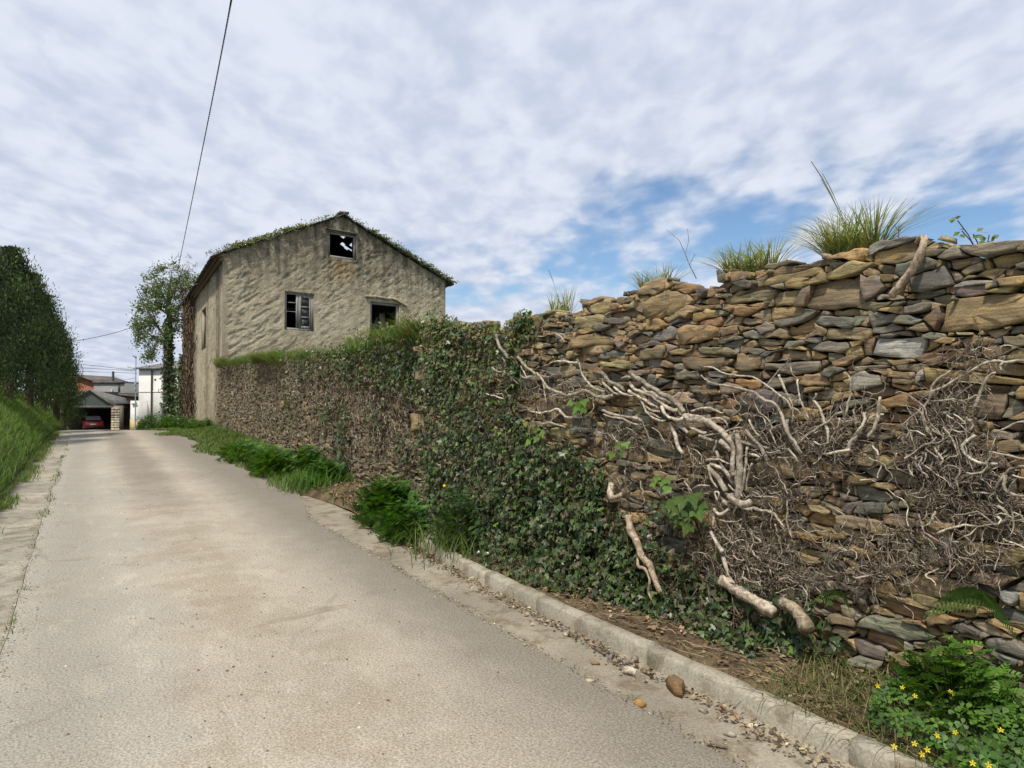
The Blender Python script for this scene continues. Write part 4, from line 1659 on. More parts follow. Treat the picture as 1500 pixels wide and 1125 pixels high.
ivy('dense dark green ivy covering the tall stone wall down to the kerb', WALL, ivy_poly, 15500, (.030, .062), ivy_off, 5, ivy_dens, parts=240, stems=260, light=.05, ground=2600,
    extra=[(765, 540, 10, 30, 140), (758, 590, 12, 40, 160), (780, 470, 20, 14, 120), (1000, 745, 30, 22, 50), (1040, 905, 80, 50, 2300), (1105, 932, 90, 56, 3200), (985, 850, 44, 50, 600), (648, 520, 16, 60, 420), (655, 480, 20, 16, 160)])
tops = np.array([(480, 512), (540, 498), (560, 488), (600, 476), (650, 468), (690, 462), (690, 520), (640, 590), (600, 575), (560, 565), (520, 556), (470, 545), (430, 540), (420, 522)], float)
ivy('dark ivy fringe spilling over the top of the brown wall below the empty house window', WALL2, tops, 3300, (.04, .075), lambda p: .16 + 0 * p[:, 0], 6, None, parts=40, stems=60, light=.1,
    extra=[(512, 640, 10, 60, 260), (505, 690, 12, 30, 160), (490, 600, 16, 22, 120), (380, 560, 8, 40, 90), (430, 590, 14, 30, 110), (560, 610, 16, 22, 90), (600, 660, 14, 30, 90)])


low = np.array([(925, 790), (955, 830), (990, 862), (1040, 884), (1095, 900), (1150, 922), (1162, 955), (1158, 985), (1080, 985), (1010, 965), (950, 945), (880, 905), (900, 840)], float)
ivy('low dark ivy spreading along the soil at the wall foot beneath the pale log', WALL, low, 5200, (.028, .055), lambda p: .30 + 0 * p[:, 0], 8, None, parts=50, stems=70, light=.05)


# sprigs of single big pale leaves
def sprig(label, spots, size, col=((.12, .22, .03), (.10, .19, .03))):
    p0 = WALL.hit(*spots[0])
    root = thing('leafy_sprig', label, 'sprig', WALL.world(p0[0], -.12, p0[1]))
    inv = Matrix.Translation(-Vector(root.location))
    wn = np.array([-WALL.n[0], -WALL.n[1], 0])
    m = MB()
    for x, y in spots:
        h = WALL.hit(x, y, .14)
        P = WALL.world(h[0], -.14 - .04 * rng.random(), h[1])
        R = frames((wn + rng.normal(0, .3, 3) + np.array([0, -.3, .5]))[None], np.array([PI + rng.normal(0, .6)]))[0]
        s = size * rng.uniform(.8, 1.2)
        o = mk('leaf', IVY_LEAF * s * np.array([1.15, 1, 1]), IVY_F, MAT['leaf'], root, np.tile(pick(col, 1, .1)[0], (9, 1)))
        o.matrix_local = inv @ (Matrix.Translation(Vector(P)) @ Matrix(R.tolist()).to_4x4())
        m.tube([P, P * .5 + WALL.world(p0[0], -.07, p0[1]) * .5 + np.array([0, 0, .01]), WALL.world(p0[0], -.06, p0[1])], .002, 4, (.14, .16, .05))
    o = m.build('stalks', MAT['tone'], root)
    o.matrix_parent_inverse = inv


sprig('pale green sprig among bare stems above the dark ivy, between two looping branches', [(852, 590), (848, 596), (858, 585), (861, 597), (842, 588)], .085)
sprig('pair of glossy pale leaves on short stalks near the ochre stone', [(908, 650), (916, 660), (902, 662), (916, 648)], .075)
sprig('bright leaves on a shoot left of the thick vine trunk, upper cluster', [(972, 704), (966, 698), (980, 700), (985, 712), (960, 706)], .07)
sprig('drooping large green leaves left of the thick vine trunk, lower cluster', [(1005, 730), (995, 740), (1018, 738), (1010, 752), (1000, 760), (1025, 745), (1014, 765), (990, 728), (1030, 735), (1020, 722)], .10, ((.07, .13, .025), (.09, .15, .03)))
sprig('small light green leaves at the upper edge of dark ivy, left part', [(785, 628), (792, 640), (778, 645), (788, 655), (800, 632)], .07)


# ------------------------------------------------------------------ blades of grass
def blades(P, h, w, lean, cols, seed, bend=.9, segs=3, bias=None):
    """curved tapering blades: joined verts, faces, tones"""
    r = np.random.default_rng(seed)
    n = len(P)
    h = np.broadcast_to(h, n) * r.uniform(.6, 1.15, n)
    a = r.uniform(0, 2 * PI, n)
    d = np.stack([np.cos(a), np.sin(a), 0 * a], -1)
    if bias is not None:
        d = d + np.asarray(bias)
        d[:, 2] = 0
        d /= np.linalg.norm(d, axis=1, keepdims=True) + 1e-6
    s = np.stack([-d[:, 1], d[:, 0], 0 * a], -1)
    L = np.broadcast_to(lean, n) * r.uniform(.3, 1.3, n)
    V = []
    for i in range(segs + 1):
        t = i / segs
        c = P + d * (L * h * t ** (1 + bend))[:, None] + np.array([0, 0, 1.0]) * (h * (t - .35 * np.minimum(L, 1.4) * t ** 2.2))[:, None]
        ww = (np.broadcast_to(w, n) * (1 - t ** 1.6) * .5)[:, None]
        if i < segs:
            V += [c - s * ww, c + s * ww]
        else:
            V += [c]
    k = len(V)
    V = np.stack(V, 1)
    F4 = np.array([(2 * i, 2 * i + 1, 2 * i + 3, 2 * i + 2) for i in range(segs - 1)])
    F3 = np.array([(2 * segs - 2, 2 * segs - 1, 2 * segs)])
    o = (np.arange(n) * k)[:, None, None]
    tone = np.repeat(pick(cols, n, .2), k, 0)
    return V.reshape(-1, 3), [(F4[None] + o).reshape(-1, 4), (F3[None] + o).reshape(-1, 3)], tone


GREEN = [(.085, .15, .03), (.11, .18, .035), (.07, .12, .026), (.14, .19, .045), (.18, .18, .07)]
LUSH = [(.06, .145, .015), (.08, .18, .02), (.05, .115, .015), (.10, .19, .026)]


def grass_obj(name, P, h, w, lean, cols, seed, parent=None, **k):
    V, F, T = blades(np.asarray(P, float), h, w, lean, cols, seed, **k)
    return stuff(mk(name, V, F, MAT['grass'], parent, T))


# the bank under the conifers
n = 95000
u = rng.uniform(0, 1, n) ** .8 * 36 + 4
v = -1.0 - rng.uniform(0, 1, n) ** .85 * 3.0 - .12 * (fbm(u * .9, u * 0, 47) - .5)
keep = rng.random(n) < .35 + 1.0 * fbm(u * .9, v * 1.2, 43)
u, v = u[keep], v[keep]
P = uvw(u, v)
P[:, 2] += bank_z(u, v) - .02
dist = np.hypot(P[:, 0], P[:, 1])
grass_obj('bank_grass', P, .26 + .16 * fbm(u * .7, v * .7, 44), np.clip(.0008 * dist, .007, .022), .85, LUSH + GREEN + [(.1, .2, .025)], 1)
# ragged grass at the back edge of the shoulder and tufts in its crack
u = rng.uniform(7, 30, 5200)
v = -.98 + np.abs(rng.normal(0, .10, 5200)) * (fbm(u * .8, u * 0, 48) > .45)
P = uvw(u, v)
grass_obj('shoulder_grass', P, .13, .012, .9, GREEN, 2)
u = rng.uniform(4.2, 22, 900)
u = u[fbm(u * 1.4, u * 0, 49) > .56]
P = uvw(u, edge_l(u) + rng.normal(0, .035, len(u)))
P[:, 2] -= .005
grass_obj('crack_grass', P, .06, .01, .9, GREEN, 3)
# verge below the brown wall and round the house corner
us_ = rng.uniform(10.5, 44, 30000)
v0 = np.where(us_ < 28, wall_v(us_), 4.6 + (us_ - 28) * .02)
wid = np.where(us_ < 26, 1.05 + .5 * np.clip((us_ - 14) / 5, 0, 1), 2.1)
vs_ = v0 - .05 - rng.uniform(0, 1, len(us_)) ** 1.3 * wid * (.55 + .7 * fbm(us_ * .6, us_ * 0, 50))
P = uvw(us_, vs_)
grass_obj('verge_grass', P, .13 + .3 * np.clip(1 - (v0 - vs_) / 1.0, 0, 1) * (.4 + fbm(us_ * .9, vs_, 52)), np.clip(.0008 * us_, .008, .022), .9, LUSH + GREEN + [(.05, .1, .015), (.2, .19, .08)], 4)


# ------------------------------------------------------------------ leafy weeds and shrubs at the wall foot
def weed(name, label, cat, c, rad, h, n, cols, seed, leaf=.05, group=None, asym=None, stalk=True, kind='pinnate', clampw=True):
    r = np.random.default_rng(seed)
    root = thing(name, label, cat, c, 0, group)
    inv = Matrix.Translation(-Vector(root.location))
    d = r.normal(0, 1, (n, 3))
    d /= np.linalg.norm(d, axis=1, keepdims=True)
    d[:, 2] = np.abs(d[:, 2])
    lump = .72 + .5 * fbm(d[:, 0] * 2.6 + 9, d[:, 1] * 2.6 + d[:, 2] * 2.2, seed)
    rr = r.uniform(.35, 1, n) ** .45 * lump
    rx, ry = (rad, rad) if np.ndim(rad) == 0 else rad
    ln = math.atan2(D[1], D[0])
    lx, ly = d[:, 0] * rx * rr, d[:, 1] * ry * rr
    P = np.stack([c[0] + lx * math.cos(ln) - ly * math.sin(ln), c[1] + lx * math.sin(ln) + ly * math.cos(ln), c[2] + d[:, 2] * h * rr + .02], -1)
    wv = np.stack([(P[:, 0] * NV[0] + P[:, 1] * NV[1]), P[:, 0] * D[0] + P[:, 1] * D[1]], -1)
    over = wv[:, 0] - (wall_v(wv[:, 1]) - .06)
    sh = np.maximum(over, 0) * clampw
    P[:, 0] -= NV[0] * sh * 1.4
    P[:, 1] -= NV[1] * sh * 1.4
    nr = np.stack([d[:, 0], d[:, 1], d[:, 2] + .7], -1) + r.normal(0, .35, (n, 3))
    if kind == 'pinnate':
        base, f = [], []
        for k in range(5):
            t = .15 + k * .19
            w = .30 * (1 - abs(t - .45))
            for s in (-1, 1):
                b = len(base)
                base += [(0, t - .05, 0), (s * w, t + .06, .04), (s * w * .9, t + .2, .02), (0, t + .07, 0)]
                f.append((b, b + 1, b + 2, b + 3) if s > 0 else (b, b + 3, b + 2, b + 1))
        base, f = np.array(base), np.array(f)
    else:
        base = np.array([(0, 0, 0), (-.36, .45, .05), (0, 1, -.05), (.36, .45, .05)])
        f = np.array([(0, 3, 2, 1)])
    V, F, ix = scatter(base, f, P, frames(nr, r.uniform(0, 6.28, n)), r.uniform(.6, 1.3, n) * leaf)
    o = stuff(mk('foliage', V, F, MAT['leaf'], root, pick(cols, n, .22)[ix]))
    o.matrix_parent_inverse = inv
    if stalk:
        k = 26
        a = r.uniform(0, 6.28, k)
        Q = np.zeros((k, 4, 3))
        for i in range(4):
            t = i / 3
            Q[:, i] = np.stack([c[0] + np.cos(a) * rx * .5 * t, c[1] + np.sin(a) * ry * .5 * t, np.full(k, c[2]) + h * .8 * t], -1)
        V, F = tubes(Q, np.full((k, 4), .005), 3)
        o = stuff(mk('stalks', V, F, MAT['leaf'], root, np.tile((.07, .12, .03), (len(V), 1))))
        o.matrix_parent_inverse = inv
    return root


def gz_at(px, py, dz=0.06):
    p = at_ground(px, py, dz)
    return (p[0], p[1], float(G(p[1])) + dz - .02)


DEEP = [(.05, .125, .016), (.065, .155, .02), (.085, .185, .024), (.035, .09, .014)]
weed('shrub', 'lush bright green weed clump at the wall foot where the kerb begins, upper mound', 'shrub', gz_at(572, 762), (.48, .36), .5, 1300, DEEP, 201, .12, 'green clumps at the wall foot')
weed('shrub', 'low bright green weed clump spilling onto the gutter beside the kerb end', 'shrub', gz_at(592, 784), (.34, .26), .36, 700, DEEP, 202, .11, 'green clumps at the wall foot')
weed('shrub', 'tall grassy weed clump with long blades left of the litter by the gutter end', 'shrub', gz_at(478, 708), (.42, .3), .42, 650, DEEP, 203, .12, 'green clumps at the wall foot')
weed('shrub', 'round bright weed clump on the verge halfway along the brown wall', 'shrub', gz_at(400, 692), (.65, .45), .5, 900, LUSH, 204, .13, 'green clumps at the wall foot')
weed('shrub', 'dark weed clump against the brown wall behind the round bright clump', 'shrub', gz_at(450, 690), (.55, .32), .5, 600, DEEP, 205, .12, 'green clumps at the wall foot')
weed('shrub', 'small yellow green weed clump on the verge nearest the house corner', 'shrub', gz_at(355, 672), (.8, .5), .42, 600, LUSH, 206, .13, 'green clumps at the wall foot')
weed('shrub', 'soft green weed clump growing between ivy and kerb', 'shrub', gz_at(672, 800, .12), (.32, .2), .55, 700, [(.05, .10, .03), (.07, .13, .03), (.04, .085, .03)], 207, .07, 'green clumps at the wall foot')
P0 = np.array(gz_at(470, 712))
grass_obj('tall_grass', P0 + rng.normal(0, 1, (420, 3)) * np.array([.28, .28, 0]), .38, .014, .9, LUSH, 77)
P0 = np.array(gz_at(668, 800, .12))
grass_obj('kerb_grass', P0 + rng.normal(0, 1, (300, 3)) * np.array([.25, .3, 0]), .3, .008, .8, GREEN, 78)

# dry creeper, leaf litter and shoots over the brown wall
P2 = []
blob2 = []
for px in range(345, 640, 18):
    yt = float(np.interp(px, [330, 480, 640], [545, 545, 545]))
    yb = float(np.interp(px, [330, 480, 640], [628, 660, 690]))
    for py in np.arange(yt, yb, 24):
        blob2.append((px, py, 22, 24, int(70 * np.interp(py, [yt, yb], [1.25, .45]))))
dc = thing('dry_creeper', 'brown withered creeper matted over the lower wall up to the house', 'creeper', WALL2.world(9, -.05, .3))
inv = Matrix.Translation(-Vector(dc.location))
twigs(blob2, WALL2, dc, inv, dens=.3, cols=[(.3, .25, .185), (.19, .155, .115), (.36, .3, .22), (.11, .09, .065), (.46, .4, .31)], off=(.03, .14), name='stems', rad=(.003, .0075), ln=(.12, .42))
q = np.stack([rng.uniform(332, 640, 2600), rng.uniform(0, 1, 2600)], -1)
q[:, 1] = np.interp(q[:, 0], [330, 640], [540, 545]) + q[:, 1] ** 1.3 * np.interp(q[:, 0], [330, 640], [85, 140])
q = q[rng.random(len(q)) < 1.6 * fbm(q[:, 0] / 24, q[:, 1] / 24, 65) - .35]
H = np.array([WALL2.hit(x, y) for x, y in q])
P = WALL2.world(H[:, 0], -rng.uniform(.03, .16, len(H)), H[:, 1])
nr = rng.normal(0, .7, P.shape) - np.array([WALL2.n[0], WALL2.n[1], -.3])
V, F, ix = scatter([(0, 0, 0), (-.35, .5, .1), (0, 1, -.1), (.35, .5, .1)], [(0, 3, 2, 1)], P, frames(nr, rng.uniform(0, 6.3, len(P))), rng.uniform(.04, .09, len(P)))
o = stuff(mk('dead_leaves', V, F, MAT['dry'], dc, pick([(.2, .16, .1), (.14, .11, .075), (.26, .21, .14), (.1, .085, .06)], len(P))[ix]))
o.matrix_parent_inverse = inv
# grass along the top of the brown wall
xx = rng.uniform(.2, WALL2.L - .3, 15000)
yy = rng.uniform(-.12, .55, len(xx))
P = WALL2.world(xx, yy, top2(xx) - .06)
grass_obj('wall_top_grass', P, .08 + .5 * fbm(xx * 1.1, xx * 0, 61) ** 2, .013, .95, GREEN + LUSH[:2], 7, bias=(-WALL2.n[0] * .5, -WALL2.n[1] * .5, 0))
xx = rng.uniform(.2, WALL2.L - .5, 9000)
xx = xx[rng.random(9000) < 2.6 * fbm(xx * .8, xx * 0, 66) - .95]
P = WALL2.world(xx, rng.uniform(-.2, -.05, len(xx)), top2(xx) + rng.uniform(-.35, .02, len(xx)) * fbm(xx * .9, xx * 0, 67))
grass_obj('hanging_grass', P, .33, .013, 1.3, GREEN + [(.2, .17, .09), (.26, .22, .12)], 71, bias=(-WALL2.n[0] * 1.6, -WALL2.n[1] * 1.6, 0), bend=.2)
h_ = WALL2.hit(565, 500)
P = WALL2.world(h_[0], .3, h_[1]) + rng.normal(0, 1, (260, 3)) * np.array([.22, .22, 0])
P[:, 2] -= .1
grass_obj('bright_grass', P, .38, .02, .8, [(.09, .2, .02), (.11, .23, .03)], 8)


# ------------------------------------------------------------------ grass tufts on the tall wall's crest
def tuft(label, px, py, n, h, spread, seed, stalks=0, lean=.8, cols=None, back=.22):
    hh = WALL.hit(px, py, -back)
    c = WALL.world(hh[0], back, float(top1(hh[0])) - .03)
    root = thing('grass_tuft', label, 'grass tuft', c, 0, 'grass tufts on the wall crest')
    inv = Matrix.Translation(-Vector(root.location))
    r = np.random.default_rng(seed)
    a, q = r.uniform(0, 6.28, n), np.sqrt(r.uniform(0, 1, n)) * spread
    P = np.array(c) + np.stack([np.cos(a) * q, np.sin(a) * q, 0 * a], -1)
    o = grass_obj('blades', P, h, .0085, lean, cols or [(.15, .21, .06), (.2, .26, .075), (.12, .17, .05), (.36, .32, .17), (.24, .27, .1), (.4, .34, .2)], seed, root, bend=.6, segs=4)
    o.matrix_parent_inverse = inv
    if stalks:
        Q = np.zeros((stalks, 7, 3))
        a = r.uniform(0, 6.28, stalks)
        hh = r.uniform(1.25, 1.75, stalks) * h
        for i in range(7):
            t = i / 6
            Q[:, i] = np.array(c) + np.stack([np.cos(a) * .32 * hh * t ** 1.8, np.sin(a) * .32 * hh * t ** 1.8, hh * t], -1)
        R = np.full((stalks, 7), .0016)
        R[:, 5:] = .003
        R[:, 6] = .002
        V, F = tubes(Q, R, 4)
        o = mk('seed_stalks', V, F, MAT['grass'], root, np.tile((.16, .15, .08), (len(V), 1)))
        stuff(o)
        o.matrix_parent_inverse = inv


tuft('largest grass tuft on the wall crest, tall seed stalks standing out of it', 1247, 372, 640, .38, .15, 301, 3, .95)
tuft('wide grass tuft on the wall crest just left of the largest tuft', 1097, 394, 480, .29, .17, 302, 0, 1.05)
tuft('short sparse grass tuft on the wall crest beside a thin dry stalk', 960, 424, 260, .27, .12, 303, 0, 1.0)
tuft('spiky grass tuft at the low end of the wall crest next to the ivy', 822, 458, 150, .34, .10, 304, 1, .75)
tuft('small patch of short grass over the ivy at the end of the crest', 782, 468, 200, .14, .12, 305, 0, 1.0)


def dry_stalk(label, pts, R, branches=()):
    P = np.array([WALL.world(WALL.hit(x, y, -.2)[0], .2, WALL.hit(x, y, -.2)[1]) for x, y in pts])
    m = MB()
    m.tube(P - P[0], np.linspace(R, R * .4, len(P)), 5, (.22, .17, .12))
    for b in branches:
        B = np.array([WALL.world(WALL.hit(x, y, -.2)[0], .2, WALL.hit(x, y, -.2)[1]) for x, y in b])
        m.tube(B - P[0], R * .5, 4, (.22, .17, .12))
    o = m.build('dry_stalk', MAT['bark'])
    o.location = tuple(P[0])
    tag(o, label, 'stalk')


dry_stalk('thin bare stalk leaning up between two grass tufts on the wall crest', [(1020, 408), (1010, 388), (1003, 370), (995, 352), (976, 336)], .004, [[(1004, 372), (1009, 352), (1007, 335)], [(1010, 388), (1018, 372)]])
dry_stalk('short dark stalk with a frizzy head beside the hooked stem on the crest', [(1316, 352), (1316, 340), (1317, 330)], .004, [[(1316, 338), (1311, 331)], [(1317, 334), (1322, 329)], [(1316, 342), (1320, 336)]])

# sapling on the crest
hh = WALL.hit(1434, 360, -.15)
c = WALL.world(hh[0], .15, float(top1(hh[0])) - .04)
root = thing('sapling', 'little leafy sapling growing out of the wall crest at the far right', 'sapling', c)
inv = Matrix.Translation(-Vector(root.location))
m = MB()
ends = [np.array(c) + np.array(q) for q in ((-.10, 0, .17), (-.04, -.02, .10), (.05, 0, .10), (.08, .02, .08), (-.08, 0, .12), (.02, 0, .06))]
for e in ends:
    m.tube([np.array(c), np.array(c) * .4 + e * .6 + np.array([.01, 0, 0]), e], .003, 4, (.1, .07, .05))
o = m.build('stem', MAT['bark'], root)
o.matrix_parent_inverse = inv
for e in ends:
    for k in range(3):
        R = frames((np.array([-.5, -.7, .5]) + rng.normal(0, .4, 3))[None], rng.uniform(0, 6.28, 1))[0]
        o = mk('leaf', np.array([(0, 0, 0), (-.4, .45, .06), (0, 1, -.05), (.4, .45, .06)]) * .035, [(0, 3, 2, 1)], MAT['leaf'], root, np.tile(pick([(.09, .15, .03), (.13, .18, .04)], 1)[0], (4, 1)))
        o.matrix_local = inv @ (Matrix.Translation(Vector(e + rng.normal(0, .012, 3))) @ Matrix(R.tolist()).to_4x4())

# ------------------------------------------------------------------ lower right: straw, clover with yellow flowers, fern
n = 4200
u = rng.uniform(-.6, 2.3, n)
v = rng.uniform(2.84, 3.42, n)
P = uvw(u, v)
P[:, 2] += verge_z(u, v) - .01
k = rng.random(n) < .3 + .9 * fbm(u * 3, v * 3, 62)
grass_obj('straw_grass', P[k], .16, .006, 1.4, [(.26, .21, .11), (.2, .16, .09), (.09, .13, .03), (.07, .12, .025)], 9, bend=.4)
cl = thing('clover_patch', 'lush green clover patch with small yellow flowers at the foot of the wall', 'clover', uvw(1.0, 3.1))
inv = Matrix.Translation(-Vector(cl.location))
n = 5200
u = np.clip(rng.normal(.75, .55, n), -.9, 1.75)
v = rng.uniform(2.5, 3.5, n) - .1 * (u > 1.3)
ok = (v > 2.62 + np.clip(u - .6, 0, 2) * .28)
u, v = u[ok], v[ok]
hgt = .07 + .20 * fbm(u * 3.2, v * 3.2, 63) + .12 * np.clip((v - 3.0) / .4, 0, 1)
P = uvw(u, v)
P[:, 2] += hgt * rng.uniform(.45, 1.0, len(u)) + .04
tre, tf = [(0, 0, 0)], []
for k in range(3):
    a = k * 2.094
    for da, rr in ((-.5, .75), (-.22, 1.0), (.22, 1.0), (.5, .75)):
        tre.append((math.sin(a + da) * rr, math.cos(a + da) * rr, .12 - .1 * abs(da)))
    b = 1 + k * 4
    tf += [(0, b + 1, b), (0, b + 2, b + 1), (0, b + 3, b + 2)]
nr = np.array([-.3, -.45, 1.0]) + rng.normal(0, .35, P.shape)
V, F, ix = scatter(tre, tf, P, frames(nr, rng.uniform(0, 6.3, len(P))), rng.uniform(.016, .034, len(P)))
o = stuff(mk('foliage', V, F, MAT['leaf'], cl, pick([(.05, .12, .014), (.07, .155, .018), (.035, .085, .012), (.09, .18, .025)], len(P))[ix]))
o.matrix_parent_inverse = inv
flw = [(1322, 1008), (1392, 1015), (1358, 1100), (1340, 1092), (1350, 1106), (1438, 950), (1436, 985), (1395, 1018), (1425, 1120), (1448, 1122), (1372, 1078), (1310, 1095), (1466, 1070), (1400, 1075), (1285, 1006), (1340, 1020)]
fb, ff = [(0, 0, .1)], []
for k in range(5):
    a = k * 2 * PI / 5
    b = len(fb)
    fb += [(math.sin(a - .4) * .7, math.cos(a - .4) * .7, .3), (math.sin(a) * 1.1, math.cos(a) * 1.1, .35), (math.sin(a + .4) * .7, math.cos(a + .4) * .7, .3)]
    ff += [(0, b + 1, b), (0, b + 2, b + 1)]
for x, y in flw:
    p = at_ground(x, y, .30)
    uu, vv = float(p[:2] @ D), float(p[:2] @ NV)
    R = frames((np.array([-.2, -.7, .8]) + rng.normal(0, .2, 3))[None], np.array([0.]))[0]
    o = mk('flower', np.array(fb) * .011, ff, MAT['leaf'], cl, np.tile((.75, .58, .02), (len(fb), 1)))
    o.matrix_local = inv @ (Matrix.Translation(Vector((p[0], p[1], float(G(p[1])) + .30))) @ Matrix(R.tolist()).to_4x4())
    m = MB()
    m.tube([(p[0], p[1], float(G(p[1])) + .30), (p[0] + .01, p[1], float(G(p[1])) + .05)], .0012, 3, (.08, .13, .03))
    s_ = m.build('flower_stalk', MAT['leaf'], cl)
    s_.matrix_parent_inverse = inv


def fern(label, px, py, n, ln, seed):
    r = np.random.default_rng(seed)
    h = WALL.hit(px, py, .06)
    c = WALL.world(h[0], -.05, h[1])
    root = thing('fern', label, 'fern', c)
    inv = Matrix.Translation(-Vector(root.location))
    out = np.array([-WALL.n[0], -WALL.n[1], 0])
    ex = np.array([WALL.e[0], WALL.e[1], 0])
    for i in range(n):
        a = (i + .5) / n * PI * 1.15 - .25
        d = ex * math.cos(a) + np.array([0, 0, 1]) * math.sin(a) * .8 + out * .55
        L = ln * r.uniform(.75, 1.15)
        V, F = [], []
        K = 15
        for k in range(K):
            t = k / (K - 1)
            p = np.array(c) + d * L * t + np.array([0, 0, -1]) * L * .55 * t ** 2.2 + out * .03 * t
            side = np.cross(d, out)
            side /= np.linalg.norm(side)
            w = L * .23 * math.sin(PI * min(1, .12 + t * .9)) ** .8 + .004
            for s in (-1, 1):
                b = len(V)
                tip = p + side * s * w + d * L * .05 - np.array([0, 0, .012])
                V += [p - d * L * .022, p + side * s * w * .55 - d * L * .016, tip, p + side * s * w * .55 + d * L * .03, p + d * L * .022]
                F.append((b, b + 1, b + 2, b + 3, b + 4))
        o = mk('frond', np.array(V), [np.array(F)], MAT['leaf'], root, np.tile(pick([(.08, .16, .022), (.06, .13, .02)], 1)[0], (len(V), 1)))
        o.matrix_parent_inverse = inv


fern('green fern sprouting from a wall joint above the clover', 1440, 880, 7, .17, 401)
fern('smaller fern low on the wall left of the clover, near the logs', 1232, 872, 5, .11, 402)
weed('shrub', 'leafy green bush at the right edge of the wall foot above the clover', 'shrub', tuple(uvw(1.55, 3.28) + np.array([0, 0, .12])), (.26, .16), .34, 560, LUSH, 208, .075, 'green clumps at the wall foot')

# ------------------------------------------------------------------ conifers on the bank
SPRAY = np.array([(0, 0, 0), (-.17, .5, .03), (0, 1.15, -.02), (.17, .5, .03), (-.34, .8, .0), (.34, .8, 0)])
SPRAY_F3 = np.array([(0, 3, 1), (1, 3, 2), (0, 1, 4), (0, 5, 3)])


def conifer(label, base, h, rad, n, seed, cols):
    r = np.random.default_rng(seed)
    root = thing('conifer_tree', label, 'tree', base, 0, 'conifers along the grass bank')
    inv = Matrix.Translation(-Vector(root.location))
    base = np.array(base)
    m = MB()
    m.tube([base + np.array([0, 0, -.2]), base + np.array([.03, .02, h * .5]), base + np.array([0, 0, h * .93])], np.array([.16, .1, .02]) * h / 5, 8, (.12, .085, .06))
    o = m.build('trunk', MAT['bark'], root)
    o.matrix_parent_inverse = inv
    # branches carry the sprays: each branch rises and ends in a plume
    nb = 190
    t = r.uniform(.02, .99, nb) ** .9
    a = r.uniform(0, 6.28, nb)
    prof = np.interp(t, [0, .12, .45, .75, .92, 1], [.9, 1.0, .88, .52, .22, .03])
    L = rad * prof * r.uniform(.66, 1.28, nb)
    per = max(1, int(n * 2.6) // nb)
    P, nr, up = [], [], []
    for i in range(nb):
        k = per
        s = r.uniform(.25, 1.0, k) ** .6
        dirx = np.array([math.cos(a[i]), math.sin(a[i]), 0])
        c = base + np.array([0, 0, t[i] * h]) + dirx * (L[i] * s)[:, None] + np.array([0, 0, 1]) * (s ** 2 * L[i] * .75)[:, None]
        c = c + r.normal(0, 1, (k, 3)) * np.array([.10, .10, .2]) * (h / 5)
        P.append(c)
        nr.append(dirx * .9 + r.normal(0, .5, (k, 3)))
    br = np.repeat(np.clip(r.normal(1, .38, nb), .4, 2), per)[:, None]  # random tone per branch: lit and shaded plumes put into the colour
    P, nr = np.concatenate(P), np.concatenate(nr)
    P[:, 2] = np.minimum(P[:, 2], base[2] + h * 1.02)
    P[:, 2] = np.maximum(P[:, 2], base[2] + .05)
    nr[:, 2] *= .4
    R = frames(nr, r.normal(0, .55, len(P)))
    V, F, ix = scatter(SPRAY, SPRAY_F3, P, R, r.uniform(.05, .12, len(P)) * (h / 5) ** .5)
    o = stuff(mk('crown', V, F, MAT['conifer'], root, (pick(cols, len(P), .25) * br)[ix]))
    o.matrix_parent_inverse = inv


CON = [(.02, .044, .009), (.03, .062, .012), (.043, .08, .015), (.014, .03, .008), (.08, .11, .02)]
CON2 = [(.03, .05, .012), (.042, .068, .015), (.02, .036, .01), (.06, .085, .02)]
for label, px, py0, ptop, Y, rad, n, sd, cc in (
        ('tallest dark conifer at the left edge on the grass bank', 12, 600, 368, 21.0, 1.25, 9500, 501, CON),
        ('second tall dark conifer, its pointed top just below the tallest one', 42, 605, 405, 24.5, 1.2, 8500, 502, CON),
        ('medium dark conifer standing between the tall ones and the yellowish one', 62, 608, 436, 28, 1.15, 7500, 503, CON),
        ('yellowish green conifer near the far end of the row', 82, 612, 474, 31.5, 1.05, 7000, 504, CON2),
        ('last and lowest conifer in the row, next to the open shed', 93, 615, 512, 35.5, .85, 5000, 505, CON),
        ('broad dark conifer cut by the left picture edge', -25, 600, 376, 18.5, 1.3, 6500, 506, CON),):
    b = at_depth(px, py0, Y)
    top = at_depth(px, ptop, Y)
    uv_ = np.array([float(b[:2] @ D), float(b[:2] @ NV)])
    zb = float(G(b[1])) + float(bank_z(np.array(uv_[0]), np.array(uv_[1])))
    conifer(label, (b[0], b[1], zb - .05), float(top[2]) - zb, rad, n, sd, cc)

